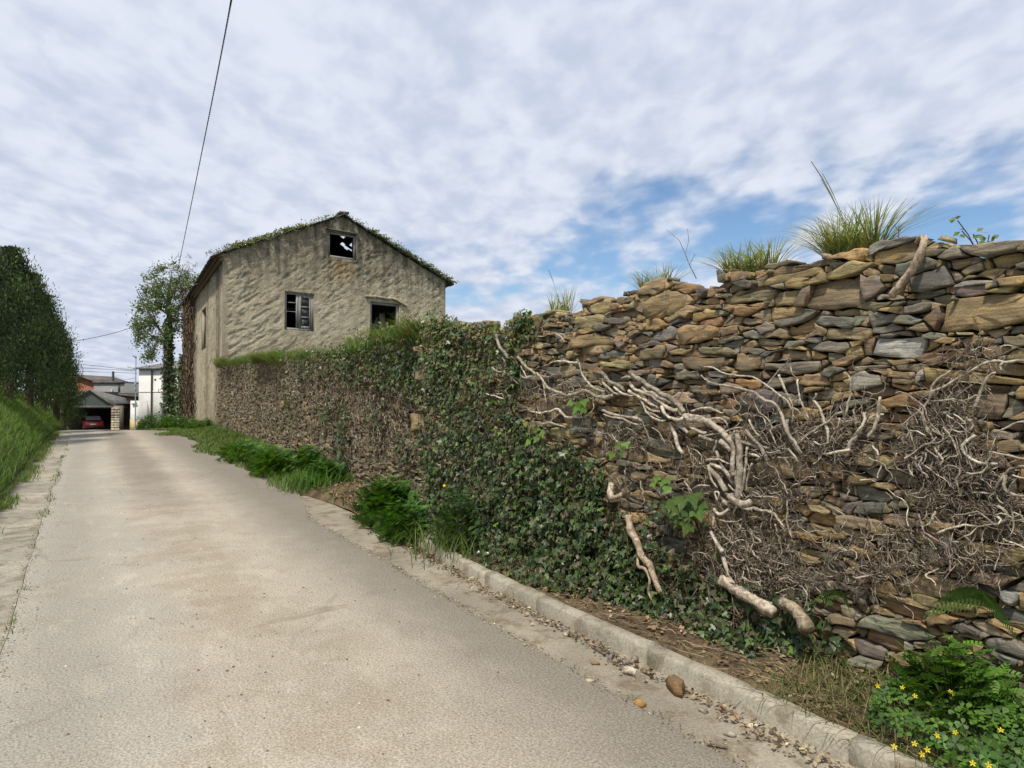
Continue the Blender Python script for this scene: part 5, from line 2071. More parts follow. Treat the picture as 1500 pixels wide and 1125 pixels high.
# ------------------------------------------------------------------ ivy-clad tree by the far end of the house
def tree():
    b = at_depth(248, 628, 43)
    root = thing('ivy_clad_tree', 'loose crowned tree with an ivy wrapped trunk behind the far end of the house', 'tree', (b[0], b[1], float(G(43))))
    inv = Matrix.Translation(-Vector(root.location))
    r = np.random.default_rng(61)
    P_ = lambda x, y, d=0: at_depth(x, y, 43 + d)
    m = MB()
    m.tube([P_(247, 640), P_(246, 570), P_(246, 510), P_(248, 470), P_(247, 430), P_(252, 395)], [.34, .3, .26, .18, .1, .03], 9, (.13, .1, .08))
    limbs = [((246, 500), (225, 470), (208, 440), (200, 425)), ((247, 480), (262, 450), (280, 425), (292, 410)), ((247, 450), (232, 420), (222, 398)), ((246, 505), (222, 492), (205, 478)),
             ((248, 440), (262, 410), (268, 392)), ((247, 470), (270, 468), (288, 460)), ((246, 460), (228, 448), (212, 436))]
    tips = []
    for l in limbs:
        dd = r.uniform(-1.3, 1.3)
        pts = np.array([P_(x, y, dd * i / (len(l) - 1)) for i, (x, y) in enumerate(l)])
        m.tube(pts, np.linspace(.09, .02, len(pts)), 6, (.15, .12, .095))
        tips += [pts[-1], pts[-2]]
    o = m.build('trunk', MAT['bark'], root)
    o.matrix_parent_inverse = inv
    # crown: leaf clumps on many small twigs, thinner on the right where twigs are bare
    cl = []
    crown_px = np.array([(250, 384), (272, 392), (290, 410), (291, 470), (276, 500), (262, 486), (246, 500), (232, 520), (214, 528), (202, 505), (196, 478), (200, 440), (208, 412), (228, 396)], float)
    while len(cl) < 150:
        q = r.uniform((192, 380), (294, 530))
        if inside(q[None], crown_px)[0] and r.random() < (.9 if q[0] < 262 else .55) * (.5 + float(vn(q[0] / 11, q[1] / 11, 7))):
            cl.append(P_(q[0], q[1], r.normal(0, .9)))
    cl = np.array(cl)
    n = 60
    P = (cl[:, None] + r.normal(0, 1, (len(cl), n, 3)) * .17).reshape(-1, 3)
    keep = to_px(P)[:, 0] < 292
    P = P[keep]
    V, F, ix = scatter([(0, 0, 0), (-.35, .5, .08), (0, 1, -.05), (.35, .5, .08)], [(0, 3, 2, 1)], P, frames(r.normal(0, 1, P.shape) + np.array([0, 0, .6]), r.uniform(0, 6.3, len(P))), r.uniform(.09, .17, len(P)))
    o = stuff(mk('crown', V, F, MAT['leaf'], root, pick([(.08, .135, .04), (.11, .17, .05), (.065, .105, .035), (.14, .18, .07)], len(P))[ix]))
    o.matrix_parent_inverse = inv
    k = 260
    j = r.integers(0, len(cl), k)
    st = np.cumsum(np.concatenate([np.zeros((k, 1, 3)), r.normal(0, .16, (k, 4, 3)) + np.array([.02, 0, .05])], 1), 1)
    T = cl[j][:, None] + st
    ex = np.array([P_(272 + r.normal(0, 9), 430 + r.normal(0, 22), r.normal(0, .8)) for _ in range(260)])
    T = np.concatenate([T, ex[:, None] + np.cumsum(np.concatenate([np.zeros((260, 1, 3)), r.normal(0, .11, (260, 4, 3)) + np.array([0, 0, .04])], 1), 1)])
    V, F = tubes(T, np.tile(np.linspace(.016, .006, 5), (len(T), 1)), 3)
    o = stuff(mk('twigs', V, F, MAT['bark'], root, np.repeat(pick([(.17, .13, .1), (.22, .18, .14)], len(T)), 15, 0)))
    o.matrix_parent_inverse = inv
    # ivy sleeve on the trunk, widening to the ground
    n = 4600
    y = r.uniform(468, 632, n)
    wx = np.interp(y, [468, 520, 540, 600, 632], [5, 6, 8, 13, 19])
    x = 247 + r.normal(0, .5, n) * wx + np.interp(y, [468, 540, 632], [0, 1, 4])
    P = np.array([P_(a, c, -r.uniform(-.6, .6)) for a, c in zip(x, y)])
    V, F, ix = scatter(IVY_LEAF, IVY_F, P, frames(r.normal(0, .7, P.shape) + np.array([-.2, -.8, .4]), PI + r.normal(0, .8, n)), r.uniform(.12, .22, n))
    o = stuff(mk('ivy_leaves', V, F, MAT['ivy'], root, pick(IVY_DARK + [(.05, .09, .025)], n)[ix]))
    o.matrix_parent_inverse = inv
    # a second ivy mass against the house end
    n = 3800
    y = r.uniform(520, 632, n)
    x = 269 + r.normal(0, .5, n) * np.interp(y, [520, 580, 632], [5, 9, 20])
    ok = (x < 280)
    b2 = at_depth(264, 628, 41)
    P = np.array([at_depth(a, c, 40.5 + r.uniform(-.8, .8)) for a, c in zip(x[ok], y[ok])])
    V, F, ix = scatter(IVY_LEAF, IVY_F, P, frames(r.normal(0, .7, P.shape) + np.array([-.2, -.8, .4]), PI + r.normal(0, .8, len(P))), r.uniform(.12, .22, len(P)))
    sh = thing('ivy_bush', 'dark ivy bush between the wrapped trunk and the house end', 'bush', (b2[0], b2[1], float(G(41))))
    o = stuff(mk('foliage', V, F, MAT['ivy'], sh, pick(IVY_DARK + [(.06, .1, .03)], len(P))[ix]))
    o.matrix_parent_inverse = Matrix.Translation(-Vector(sh.location))
    m = MB()
    m.tube([(b2[0], b2[1], float(G(41)) - .1), (b2[0] + .1, b2[1], float(G(41)) + 1.5), (b2[0] + .05, b2[1] + .1, float(G(41)) + 3.6)], [.09, .06, .03], 7, (.13, .1, .08))
    o = m.build('trunk', MAT['bark'], sh)
    o.matrix_parent_inverse = Matrix.Translation(-Vector(sh.location))


tree()
# low bushes of the verge at the far end of the house and far treetops behind the garden
for lab, px, py, Y, rx, h, n in (('dark low bush at the foot of the ivy clad tree', 225, 632, 37, .9, 1.0, 700), ('green low bush on the verge by the house end', 262, 636, 33, 1.1, .75, 700), ('tufted low bush by the house corner', 300, 640, 28, .9, .5, 600)):
    p = at_depth(px, py, Y)
    weed('bush', lab, 'bush', (p[0], p[1], float(G(Y)) - .02), rx, h, n, DEEP + LUSH[:1], 600 + px, .16, 'bushes on the far verge')
p = at_depth(674, 500, 24)
weed('bush', 'dark bush top showing over the ivy right of the house', 'bush', (p[0], p[1], 2.4), 1.0, 1.95, 1500, [(.03, .05, .018), (.045, .07, .02), (.07, .085, .025)], 650, .13, None, kind='leaf', clampw=False)
# ------------------------------------------------------------------ far buildings at the end of the lane
def bld(name, label, cat, px, Y):
    p = at_depth(px, 628, Y)
    t = thing(name, label, cat, (p[0], p[1], float(G(Y))))
    return t, Matrix.Translation(-Vector(t.location))


def part(m, name, mat, root, inv, smooth=False, kind=None):
    o = m.build(name, MAT[mat], root, smooth)
    o.matrix_parent_inverse = inv
    if kind:
        o['kind'] = kind
    return o


Z = lambda py, Y: float(at_depth(750, py, Y)[2])
X = lambda px, Y: float(at_depth(px, 585, Y)[0])


def white_house():
    Y = 66
    root, inv = bld('white_house', 'white two storey house with a grey hipped roof and a dark downpipe', 'house', 235, Y)
    x0, x1, z1, z0 = X(203, Y), X(300, Y), Z(541, Y), -1.8
    m = MB()
    m.box(((x0 + x1) / 2, Y + 4, (z0 + z1) / 2), (x1 - x0, 8, z1 - z0), 0, (.68, .67, .63))
    part(m, 'wall', 'smooth_tone', root, inv)
    m = MB()
    m.box(((x0 + x1) / 2, Y - .015, Z(574, Y)), (x1 - x0, .03, .12), 0, (.6, .59, .55))
    part(m, 'string_course', 'smooth_tone', root, inv)
    o_ = .35
    zt = z1 + .02
    pk = Z(526, Y)
    v = [(x0 - o_, Y - o_, zt), (x1 + o_, Y - o_, zt), (x1 + o_, Y + 8 + o_, zt), (x0 - o_, Y + 8 + o_, zt), (x0 - o_, Y - o_, zt + .12), (x1 + o_, Y - o_, zt + .12), (x1 + o_, Y + 8 + o_, zt + .12), (x0 - o_, Y + 8 + o_, zt + .12),
         (x0 + 4, Y + 4, pk + .4), (x1 - 2, Y + 4, pk + .4)]
    o = mk('roof', v, [np.array([(3, 2, 1, 0), (0, 1, 5, 4), (1, 2, 6, 5), (2, 3, 7, 6), (3, 0, 4, 7), (4, 5, 9, 8), (6, 7, 8, 9)]), np.array([(5, 6, 9), (7, 4, 8)])], MAT['slate'], root, np.tile((.17, .165, .165), (10, 1)))
    o.matrix_parent_inverse = inv
    m = MB()
    m.tube([(X(222.5, Y), Y - .09, z1 - .05), (X(222.5, Y), Y - .09, z0 + .4)], .07, 8, (.09, .06, .05))
    part(m, 'downpipe', 'tone', root, inv)
    m = MB()
    m.box((X(212.5, Y), Y - .06, Z(602, Y)), (.36, .1, .62), 0, (.12, .13, .16))
    m.box((X(212.5, Y), Y - .12, Z(604, Y)), (.2, .03, .25), 0, (.5, .5, .5))
    part(m, 'meter_box', 'tone', root, inv)
    m = MB()
    m.box((X(211, Y), Y - .05, Z(616, Y)), (.5, .1, .5), 0, (.55, .54, .5))
    part(m, 'utility_hatch', 'smooth_tone', root, inv)
    m = MB()
    m.box(((x0 + X(222, Y)) / 2, Y - .012, -1.25), (X(222, Y) - x0, .024, .6), 0, (.5, .43, .3))
    part(m, 'plinth', 'smooth_tone', root, inv)
    # annex
    Y2 = 64.5
    root, inv = bld('white_annex', 'low white annex with an ochre tiled plinth beside the white house', 'building', 197, Y2)
    xa, xb = X(190.3, Y2), X(203.5, Y2)
    m = MB()
    zt = Z(587, Y2)
    m.box(((xa + xb) / 2, Y2 + 2.2, (zt - 1.8) / 2), (xb - xa, 4.2, zt + 1.8), 0, (.66, .645, .6))
    part(m, 'wall', 'smooth_tone', root, inv)
    m = MB()
    m.box(((xa + xb) / 2, Y2 + .085, Z(620, Y2) - .3), (xb - xa + .02, .03, 1.35), 0, (.5, .4, .2))
    part(m, 'plinth', 'smooth_tone', root, inv)
    m = MB()
    m.tube([(X(193, Y2), Y2 + .02, Z(591, Y2)), (X(200, Y2), Y2 + .02, Z(590, Y2))], .13, 8, (.7, .7, .7))
    part(m, 'awning_roll', 'smooth_tone', root, inv)


white_house()


def shed():
    Y = 65
    root, inv = bld('open_shed', 'dark open fronted car shed with a low grey roof and a stone corner pillar', 'shed', 150, Y)
    P = lambda px, py, y: at_depth(px, py, y)
    ap, el, er = P(131, 571.5, Y), P(100, 588, Y), P(163.5, 594, Y)
    rb, eb, lb = P(182, 584, Y + 5), P(191, 598, Y + 5), P(112, 580, Y + 9)
    lb = ap + (rb - ap) + (el - ap)
    m = MB()

    def slab(a, b, c, d, th, tone):
        q = np.array([a, b, c, d])
        n_ = np.cross(q[1] - q[0], q[3] - q[0])
        n_ = n_ / np.linalg.norm(n_) * th
        if n_[2] < 0:
            n_ = -n_
        V = np.concatenate([q, q + n_])
        m.add(V, np.array([(0, 1, 2, 3), (7, 6, 5, 4), (0, 4, 5, 1), (1, 5, 6, 2), (2, 6, 7, 3), (3, 7, 4, 0)]), tone)
    slab(ap, er, eb, rb, .12, (.15, .145, .13))
    part(m, 'roof_slope', 'slate', root, inv)
    m = MB()
    slab(ap + np.array([0, 0, .01]), rb + np.array([0, 0, .01]), lb, el, .12, (.15, .145, .13))
    part(m, 'roof_slope', 'slate', root, inv)
    m = MB()
    V = np.array([el, er, ap]) + np.array([0, .25, -.02])
    zb = Z(594.5, Y)
    V = np.array([[el[0], Y + .25, zb], [er[0] - .1, Y + .25, zb], [ap[0], Y + .25, ap[2] - .1], [el[0], Y + .25, el[2]]])
    m.add(V, np.array([(0, 1, 2, 3)]), (.07, .085, .075))
    part(m, 'gable_boards', 'tone', root, inv)
    m = MB()
    m.box(((el[0] + er[0]) / 2, Y + .12, zb - .1), (er[0] - el[0], .2, .22), 0, (.13, .12, .11))
    part(m, 'beam', 'wood', root, inv)
    m = MB()
    m.box(((er + eb) / 2 + np.array([0, .15, -.14])), (np.linalg.norm((eb - er)[:2]), .16, .2), math.atan2(eb[1] - er[1], eb[0] - er[0]), (.1, .095, .09))
    part(m, 'beam', 'wood', root, inv)
    # corner pillar of field stones with a limewashed foot
    xa, xb = X(162.8, Y), X(174.8, Y)
    zt = Z(594, Y) - .02
    pr = thing  # (pillar is a part, its stones sub-parts)
    m = MB()
    m.box(((xa + xb) / 2, Y + .45, (zt - 1.9) / 2), (xb - xa - .06, .7, zt + 1.9), 0, (.2, .17, .13))
    pil = part(m, 'pillar', 'tone', root, inv)
    r = np.random.default_rng(9)
    z = -1.7
    while z < zt - .25:
        h = r.uniform(.17, .3)
        x = xa
        while x < xb - .05:
            w = min(r.uniform(.2, .42), xb - x)
            m = MB()
            lime = z < -.35
            c = np.array((.46, .41, .28) if lime else [(.3, .26, .2), (.24, .2, .15), (.34, .29, .23), (.27, .21, .17)][r.integers(0, 4)]) * r.uniform(.85, 1.12)
            m.box((x + w / 2, Y + .08 - r.uniform(0, .03), z + h / 2), (w - .02, .1, h - .02), 0, c, ry=r.normal(0, .02))
            m.build('stone', MAT['tone'], pil)
            x += w
        z += h
    # walls closing the back and left so that the inside is dark
    m = MB()
    m.box((X(125, Y) + 2.2, Y + 9.2, .2), (9.5, .2, 4.2), 0, (.06, .055, .05))
    m.box((X(97, Y) - .3, Y + 4.5, .2), (.2, 9, 4.4), 0, (.06, .055, .05))
    m.box((X(191, Y) + .6, Y + 7.2, .0), (.2, 4.2, 3.8), 0, (.06, .055, .05))
    o = part(m, 'back_wall', 'tone', root, inv)
    m = MB()
    m.prism([(X(95, Y), Y + .3), (X(160, Y), Y + .4), (X(192, Y) + .4, Y + 5.3), (X(192, Y) + .4, Y + 9.2), (X(95, Y), Y + 9.2)], Z(592, Y), Z(592, Y) + .05, (.05, .045, .04))
    part(m, 'ceiling', 'tone', root, inv)


shed()


def car():
    Y = 66.5
    p = at_depth(136.5, 632, Y)
    g0 = float(G(Y)) - .02
    root = thing('parked_car', 'red hatchback parked inside the dark open shed, seen from behind', 'car', (p[0], p[1], g0), .56)
    W_, L_ = 1.78, 4.0
    # body as cross-sections from the tail (y=0) forward
    secs = [(-.02, .62, .30, .80), (.10, .86, .24, .88), (.35, .89, .2, .92), (1.0, .89, .18, .93), (2.6, .89, .18, .92), (3.4, .86, .2, .78), (3.9, .74, .28, .66), (4.0, .55, .34, .58)]
    V, F = [], []
    for y, w, zb, zt in secs:
        V += [(-w, y, zb), (w, y, zb), (w * 1.02, y, (zb + zt) / 2), (w * .94, y, zt), (-w * .94, y, zt), (-w * 1.02, y, (zb + zt) / 2)]
    k = 6
    for i in range(len(secs) - 1):
        F += [(i * k + j, i * k + (j + 1) % k, (i + 1) * k + (j + 1) % k, (i + 1) * k + j) for j in range(k)]
    mk('body', V, [np.array(F), np.array([[5, 4, 3, 2, 1, 0]]), np.array([range((len(secs) - 1) * k, len(secs) * k)])], MAT['car_red'], root, smooth=False)
    V = [(-.78, .12, .9), (.78, .12, .9), (.60, .62, 1.40), (-.60, .62, 1.40), (-.8, 3.0, .9), (.8, 3.0, .9), (.58, 2.1, 1.42), (-.58, 2.1, 1.42)]
    mk('roof', V, np.array([(3, 2, 6, 7), (0, 4, 7, 3), (1, 2, 6, 5)[::1], (4, 5, 6, 7), (0, 1, 5, 4)]), MAT['car_red'], root)
    mk('rear_window', [(-.66, .175, .98), (.66, .175, .98), (.54, .565, 1.36), (-.54, .565, 1.36)], np.array([(0, 1, 2, 3)]), MAT['car_glass'], root)
    for s in (-1, 1):
        m = MB()
        m.box((s * .72, .03, .76), (.24, .08, .2), 0, (.4, .02, .02))
        m.build('tail_light', MAT['smooth_tone'], root)
    m = MB()
    m.box((0, -.03, .58), (.52, .02, .12), 0, (.75, .75, .72))
    m.build('number_plate', MAT['smooth_tone'], root)
    m = MB()
    m.box((0, .0, .36), (1.5, .1, .16), 0, (.05, .05, .05))
    m.build('bumper', MAT['tone'], root)
    for x in (-.78, .78):
        for y in (.75, 3.2):
            m = MB()
            a = np.linspace(0, 2 * PI, 15)[:-1]
            ring = [np.stack([np.full(14, x + d), y + np.cos(a) * r_, .31 + np.sin(a) * r_], -1) for d, r_ in ((-.1, .22), (-.1, .31), (.1, .31), (.1, .22))]
            Vv = np.concatenate(ring)
            i = np.arange(14)
            j = (i + 1) % 14
            m.add(Vv, [np.concatenate([np.stack([i + q * 14, j + q * 14, j + ((q + 1) % 4) * 14, i + ((q + 1) % 4) * 14], -1) for q in range(4)])], (.02, .02, .02))
            w = m.build('wheel', MAT['tone'], root)
            m = MB()
            m.add(np.concatenate([np.stack([np.full(14, x + d), y + np.cos(a) * .215, .31 + np.sin(a) * .215], -1) for d in (-.07, .07)]), [np.stack([i, j, j + 14, i + 14], -1), i[None], (i + 14)[None]], (.45, .45, .46))
            m.build('rim', MAT['metal'], w)


car()


def back_blocks():
    Y = 84
    root, inv = bld('brick_building', 'unrendered red brick building behind the shed, left of the grey block', 'building', 125, Y)
    m = MB()
    x0, x1 = X(96, Y), X(146, Y)
    zl_, zr_ = Z(553, Y), Z(562, Y)
    V = [(x0, Y, -2.4), (x1, Y, -2.4), (x1, Y, zr_), (X(115, Y), Y, zl_ + .1), (x0, Y, zl_ + .1), (x0, Y + 8, -2.4), (x1, Y + 8, -2.4), (x1, Y + 8, zr_), (X(115, Y), Y + 8, zl_ + .1), (x0, Y + 8, zl_ + .1)]
    m.add(V, [np.array([[0, 1, 2, 3, 4], [9, 8, 7, 6, 5]]), np.array([(1, 6, 7, 2), (2, 7, 8, 3), (3, 8, 9, 4), (4, 9, 5, 0)])], (.30, .12, .07))
    part(m, 'wall', 'tone', root, inv)
    m = MB()
    m.box(((x0 + x1) / 2 + 1, Y - .03, Z(577, Y) - 1.2), (x1 - x0 - 2, .05, 2.6), 0, (.23, .22, .2))
    part(m, 'render_band', 'tone', root, inv)
    m = MB()
    m.box(((X(114, Y) + x1) / 2, Y + 3.5, (zl_ + zr_) / 2 + .2), (math.hypot(x1 - X(114, Y), zl_ - zr_) + .3, 8, .12), 0, (.12, .1, .09), ry=math.atan2(zl_ + .1 - zr_, x1 - X(115, Y)))
    part(m, 'roof', 'slate', root, inv)
    Y = 80
    root, inv = bld('grey_building', 'grey cement rendered block with a flat roof and a stove pipe', 'building', 165, Y)
    m = MB()
    m.box(((X(137, Y) + X(182, Y)) / 2, Y + 4, Z(561, Y) / 2 - 1), (X(182, Y) - X(137, Y), 8, Z(561, Y) + 2.2), 0, (.24, .235, .23))
    part(m, 'wall', 'tone', root, inv)
    m = MB()
    m.box(((X(136, Y) + X(182.7, Y)) / 2, Y + 4, Z(560, Y)), (X(182.7, Y) - X(136, Y), 8.4, .16), 0, (.13, .125, .12))
    part(m, 'roof', 'slate', root, inv)
    m = MB()
    m.tube([(X(158, Y), Y + 1, Z(562, Y)), (X(158, Y), Y + 1, Z(543.5, Y))], .13, 8, (.08, .07, .065))
    part(m, 'stove_pipe', 'tone', root, inv)
    m = MB()
    m.box((X(174.5, Y), Y - .03, Z(567, Y)), (.2, .05, 1.1), 0, (.08, .08, .08))  # raised dark slab, the hollow's shade put into its colour
    part(m, 'painted_recess', 'tone', root, inv)
    a, b, c, d = X(163, Y), X(166, Y), Z(577, Y), Z(570, Y)
    m = MB()
    m.box((a + .04, Y - .03, (c + d) / 2), (.09, .07, d - c), 0, (.6, .6, .6))
    m.box((b - .04, Y - .03, (c + d) / 2), (.06, .07, d - c), 0, (.3, .3, .3))
    w = part(m, 'window', 'smooth_tone', root, inv)
    m = MB()
    m.box(((a + b) / 2, Y - .012, (c + d) / 2), (b - a - .1, .02, d - c), 0, (.03, .03, .03))
    m.build('pane', MAT['glass'], w)
    Y = 74
    root, inv = bld('lean_to', 'small ochre walled lean-to with a dark roof edge next to the annex', 'building', 185, Y)
    m = MB()
    m.box((X(187, Y), Y + 2, Z(582, Y) / 2 - 1), (X(200, Y) - X(176, Y), 4, Z(582, Y) + 2.2), 0, (.32, .24, .15))
    part(m, 'wall', 'tone', root, inv)
    m = MB()
    m.box((X(189, Y), Y + 1.8, Z(579.5, Y)), (X(202, Y) - X(176, Y), 4.6, .16), 0, (.11, .095, .085), ry=.13)
    part(m, 'roof', 'slate', root, inv)


back_blocks()


def lamp_post():
    Y = 60
    p = at_depth(198, 630, Y)
    root = thing('street_lamp', 'slim grey street lamp with a small angled head standing by the white house', 'street lamp', (p[0], p[1], float(G(Y))))
    inv = Matrix.Translation(-Vector(root.location))
    x = X(198.5, Y)
    m = MB()
    m.tube([(x, Y, float(G(Y))), (x, Y, Z(522, Y))], [.06, .035], 7, (.3, .31, .33))
    part(m, 'pole', 'metal', root, inv)
    m = MB()
    m.box((X(196.5, Y), Y, Z(522.5, Y)), (.34, .16, .09), 0, (.2, .21, .23), ry=.6)
    part(m, 'lamp_head', 'metal', root, inv)
    m = MB()
    m.tube([(x, Y, Z(540, Y)), (X(192, Y), Y, Z(539, Y)), (X(186, Y), Y, Z(537, Y))], .035, 6, (.25, .25, .27))
    part(m, 'bracket', 'metal', root, inv)
    for py in (562, 569):
        m = MB()
        m.tube([(x, Y - .06, Z(py + 1.6, Y)), (x, Y - .06, Z(py - 1.6, Y))], .09, 7, (.4, .42, .45))
        part(m, 'insulator', 'metal', root, inv)


lamp_post()
# short post in front of the ivy clad trunk
p = at_depth(236.5, 622, 38)
m = MB()
m.tube([(0, 0, -.2), (0, 0, 1.25)], .085, 10, (.33, .33, .32))
o = m.build('post', MAT['tone'])
o.location = (p[0], p[1], float(G(38)))
tag(o, 'short grey concrete post in the verge before the ivy wrapped trunk', 'post')


# ------------------------------------------------------------------ overhead wires
def wire(label, pts, depths, r, group=None, twist=False, n=60):
    P = np.array([at_depth(x, y, d) for (x, y), d in zip(pts, depths)])
    t = np.linspace(0, 1, len(P))
    s = np.linspace(0, 1, n)
    deg = min(2, len(P) - 1)
    Q = np.stack([np.polyval(np.polyfit(t, P[:, i], deg), s) for i in range(3)], -1)
    m = MB()
    c = Q[0].copy()
    if twist:
        k = 1500
        s = np.linspace(-.9, 1, k)
        Q = np.stack([np.polyval(np.polyfit(t, P[:, i], deg), s) for i in range(3)], -1)
        neg = s < 0                                   # carries on straight, over the lane behind the camera
        d0 = (Q[~neg][1] - Q[~neg][0]) / (s[1] - s[0])
        Q[neg] = Q[~neg][0] + d0 * s[neg][:, None]
        ph = np.arange(k) * .62
        for q in range(2):
            off = np.stack([np.cos(ph + q * PI), 0 * ph, np.sin(ph + q * PI)], -1) * r * .75
            V, F = tubes((Q + off - c)[None], np.full((1, k), r * .62), 5)
            m.add(V, F, (.05, .05, .055))
    else:
        V, F = tubes((Q - c)[None], np.full((1, n), r), 5)
        m.add(V, F, (.07, .07, .08))
    o = m.build('power_line', MAT['tone'])
    o.location = tuple(c)
    tag(o, label, 'power line', group)


wire('thick twisted power cable sweeping steeply down the sky from the top of the frame', [(341, -12), (322, 92), (300, 200), (281, 296), (262, 388)], [13.0, 16.5, 22, 29.5, 40], .016, twist=True)
wire('single thin power line running from the conifers up to the tree crown', [(102, 500), (150, 492), (205, 476)], [44, 43.5, 43], .018)
for (a, b, c), lab in zip(((( -40, 512), (150, 537), (199, 540)), ((-40, 530), (140, 540), (199, 543)), ((-40, 540), (150, 545), (199, 547))),
                          ('uppermost of three thin wires running to the street lamp', 'middle one of three thin wires running to the street lamp', 'lowest of three thin wires running to the street lamp')):
    wire(lab, [a, b, c], [56, 58, 60], .018, 'wires at the street lamp')
wire('slack thin wire from the stove pipe to the lamp post', [(163, 548), (180, 555), (198, 553)], [79, 70, 60], .016)


# ------------------------------------------------------------------ things lying in the gutter
def rock(label, px, py, size, col, seed, cat='stone', name='loose_stone', dz=.0):
    r = np.random.default_rng(seed)
    p = at_ground(px, py, .0)
    n = 9
    a = np.sort(r.uniform(0, 2 * PI, n))
    V = []
    for z, s in ((0, .92), (.45, 1.0), (.85, .72), (1.0, .3)):
        for t in a:
            q = s * r.uniform(.82, 1.12)
            V.append((math.cos(t) * q * size[0] / 2, math.sin(t) * q * size[1] / 2, (z + r.normal(0, .05) * (z > 0)) * size[2]))
    V = np.array(V)
    i = np.arange(n)
    j = (i + 1) % n
    F = [np.concatenate([np.stack([i + k * n, j + k * n, j + (k + 1) * n, i + (k + 1) * n], -1) for k in range(3)]), i[::-1][None], (i + 3 * n)[None]]
    o = mk(name, V, F, MAT['stone'], None, np.tile(col, (len(V), 1)))
    o.location = (p[0], p[1], float(G(p[1])) + dz - .005)
    o.rotation_euler = (0, 0, r.uniform(-.5, .5) - .9)
    tag(o, label, cat, 'stones lying on the gutter')


rock('large brown lump of stone leaning against the kerb face', 990, 1014, (.15, .09, .085), (.24, .14, .06), 1)
rock('bright orange flat stone on the gutter edge', 937, 1033, (.07, .05, .03), (.48, .25, .06), 2)
rock('small pale stone near the line between lane and gutter', 864, 1000, (.06, .04, .02), (.5, .44, .33), 3)
rock('little whitish stone chip under the kerb by the wood pieces', 829, 931, (.04, .03, .025), (.5, .47, .4), 4)
rock('small grey stone low in the gutter past the brown lump', 1030, 1043, (.05, .035, .02), (.36, .33, .27), 5)
rock('tan stone chip beside the orange flat stone up the gutter', 872, 972, (.06, .045, .018), (.33, .2, .09), 6)
rock('grey stone chip on the gutter near its lower end', 1070, 1077, (.055, .03, .02), (.3, .29, .26), 7)


def chunk(label, pts, R, tone, name='wood_piece', cat='wood'):
    P = np.array([at_ground(x, y) + np.array([0, 0, R * .9]) for x, y in pts])
    m = MB()
    c = P[0].copy()
    Q = np.concatenate([np.linspace(a, b, 4)[:-1] for a, b in zip(P[:-1], P[1:])] + [P[-1:]])
    Q = Q + rng.normal(0, R * .18, Q.shape)
    m.tube(Q - c, R * rng.uniform(.7, 1.2, len(Q)), 7, tone)
    o = m.build(name, MAT['bark'])
    o.location = tuple(c)
    tag(o, label, cat, 'wood scraps in the gutter')


chunk('bleached stub of wood lying across the gutter below the grey pieces', [(913, 986), (924, 987), (934, 992)], .022, (.45, .4, .32))
chunk('short grey weathered branch end leaning on the kerb', [(912, 975), (926, 972), (934, 966)], .016, (.26, .23, .2))
chunk('upright grey splinter of bark by the kerb', [(893, 970), (896, 962), (896, 956)], .014, (.24, .22, .2))
chunk('thin grey twig along the kerb foot above the wood pieces', [(865, 948), (876, 954), (887, 961)], .008, (.2, .17, .14))
chunk('dark thin twig lying on the lane near the gutter line', [(1036, 1092), (1050, 1094), (1066, 1098)], .006, (.14, .115, .09))
chunk('long grey twig beside the litter at the gutter start', [(497, 719), (512, 717), (528, 716)], .02, (.5, .48, .44))
# crumpled white wrapper near the gutter start
p = at_ground(534, 718)
r = np.random.default_rng(3)
gx_, gy_ = np.meshgrid(np.linspace(-.14, .14, 7), np.linspace(-.08, .08, 5), indexing='ij')
V = np.stack([gx_ + r.normal(0, .01, gx_.shape), gy_ + r.normal(0, .01, gx_.shape), .05 + r.normal(0, .025, gx_.shape)], -1).reshape(-1, 3)
idx = np.arange(35).reshape(7, 5)
o = mk('paper_scrap', V, np.stack([idx[:-1, :-1], idx[1:, :-1], idx[1:, 1:], idx[:-1, 1:]], -1).reshape(-1, 4), MAT['smooth_tone'], None, np.tile((.62, .6, .54), (35, 1)))
o.location = (p[0], p[1], float(G(p[1])) + .02)
tag(o, 'crumpled whitish scrap lying by the weeds where the gutter starts', 'litter')

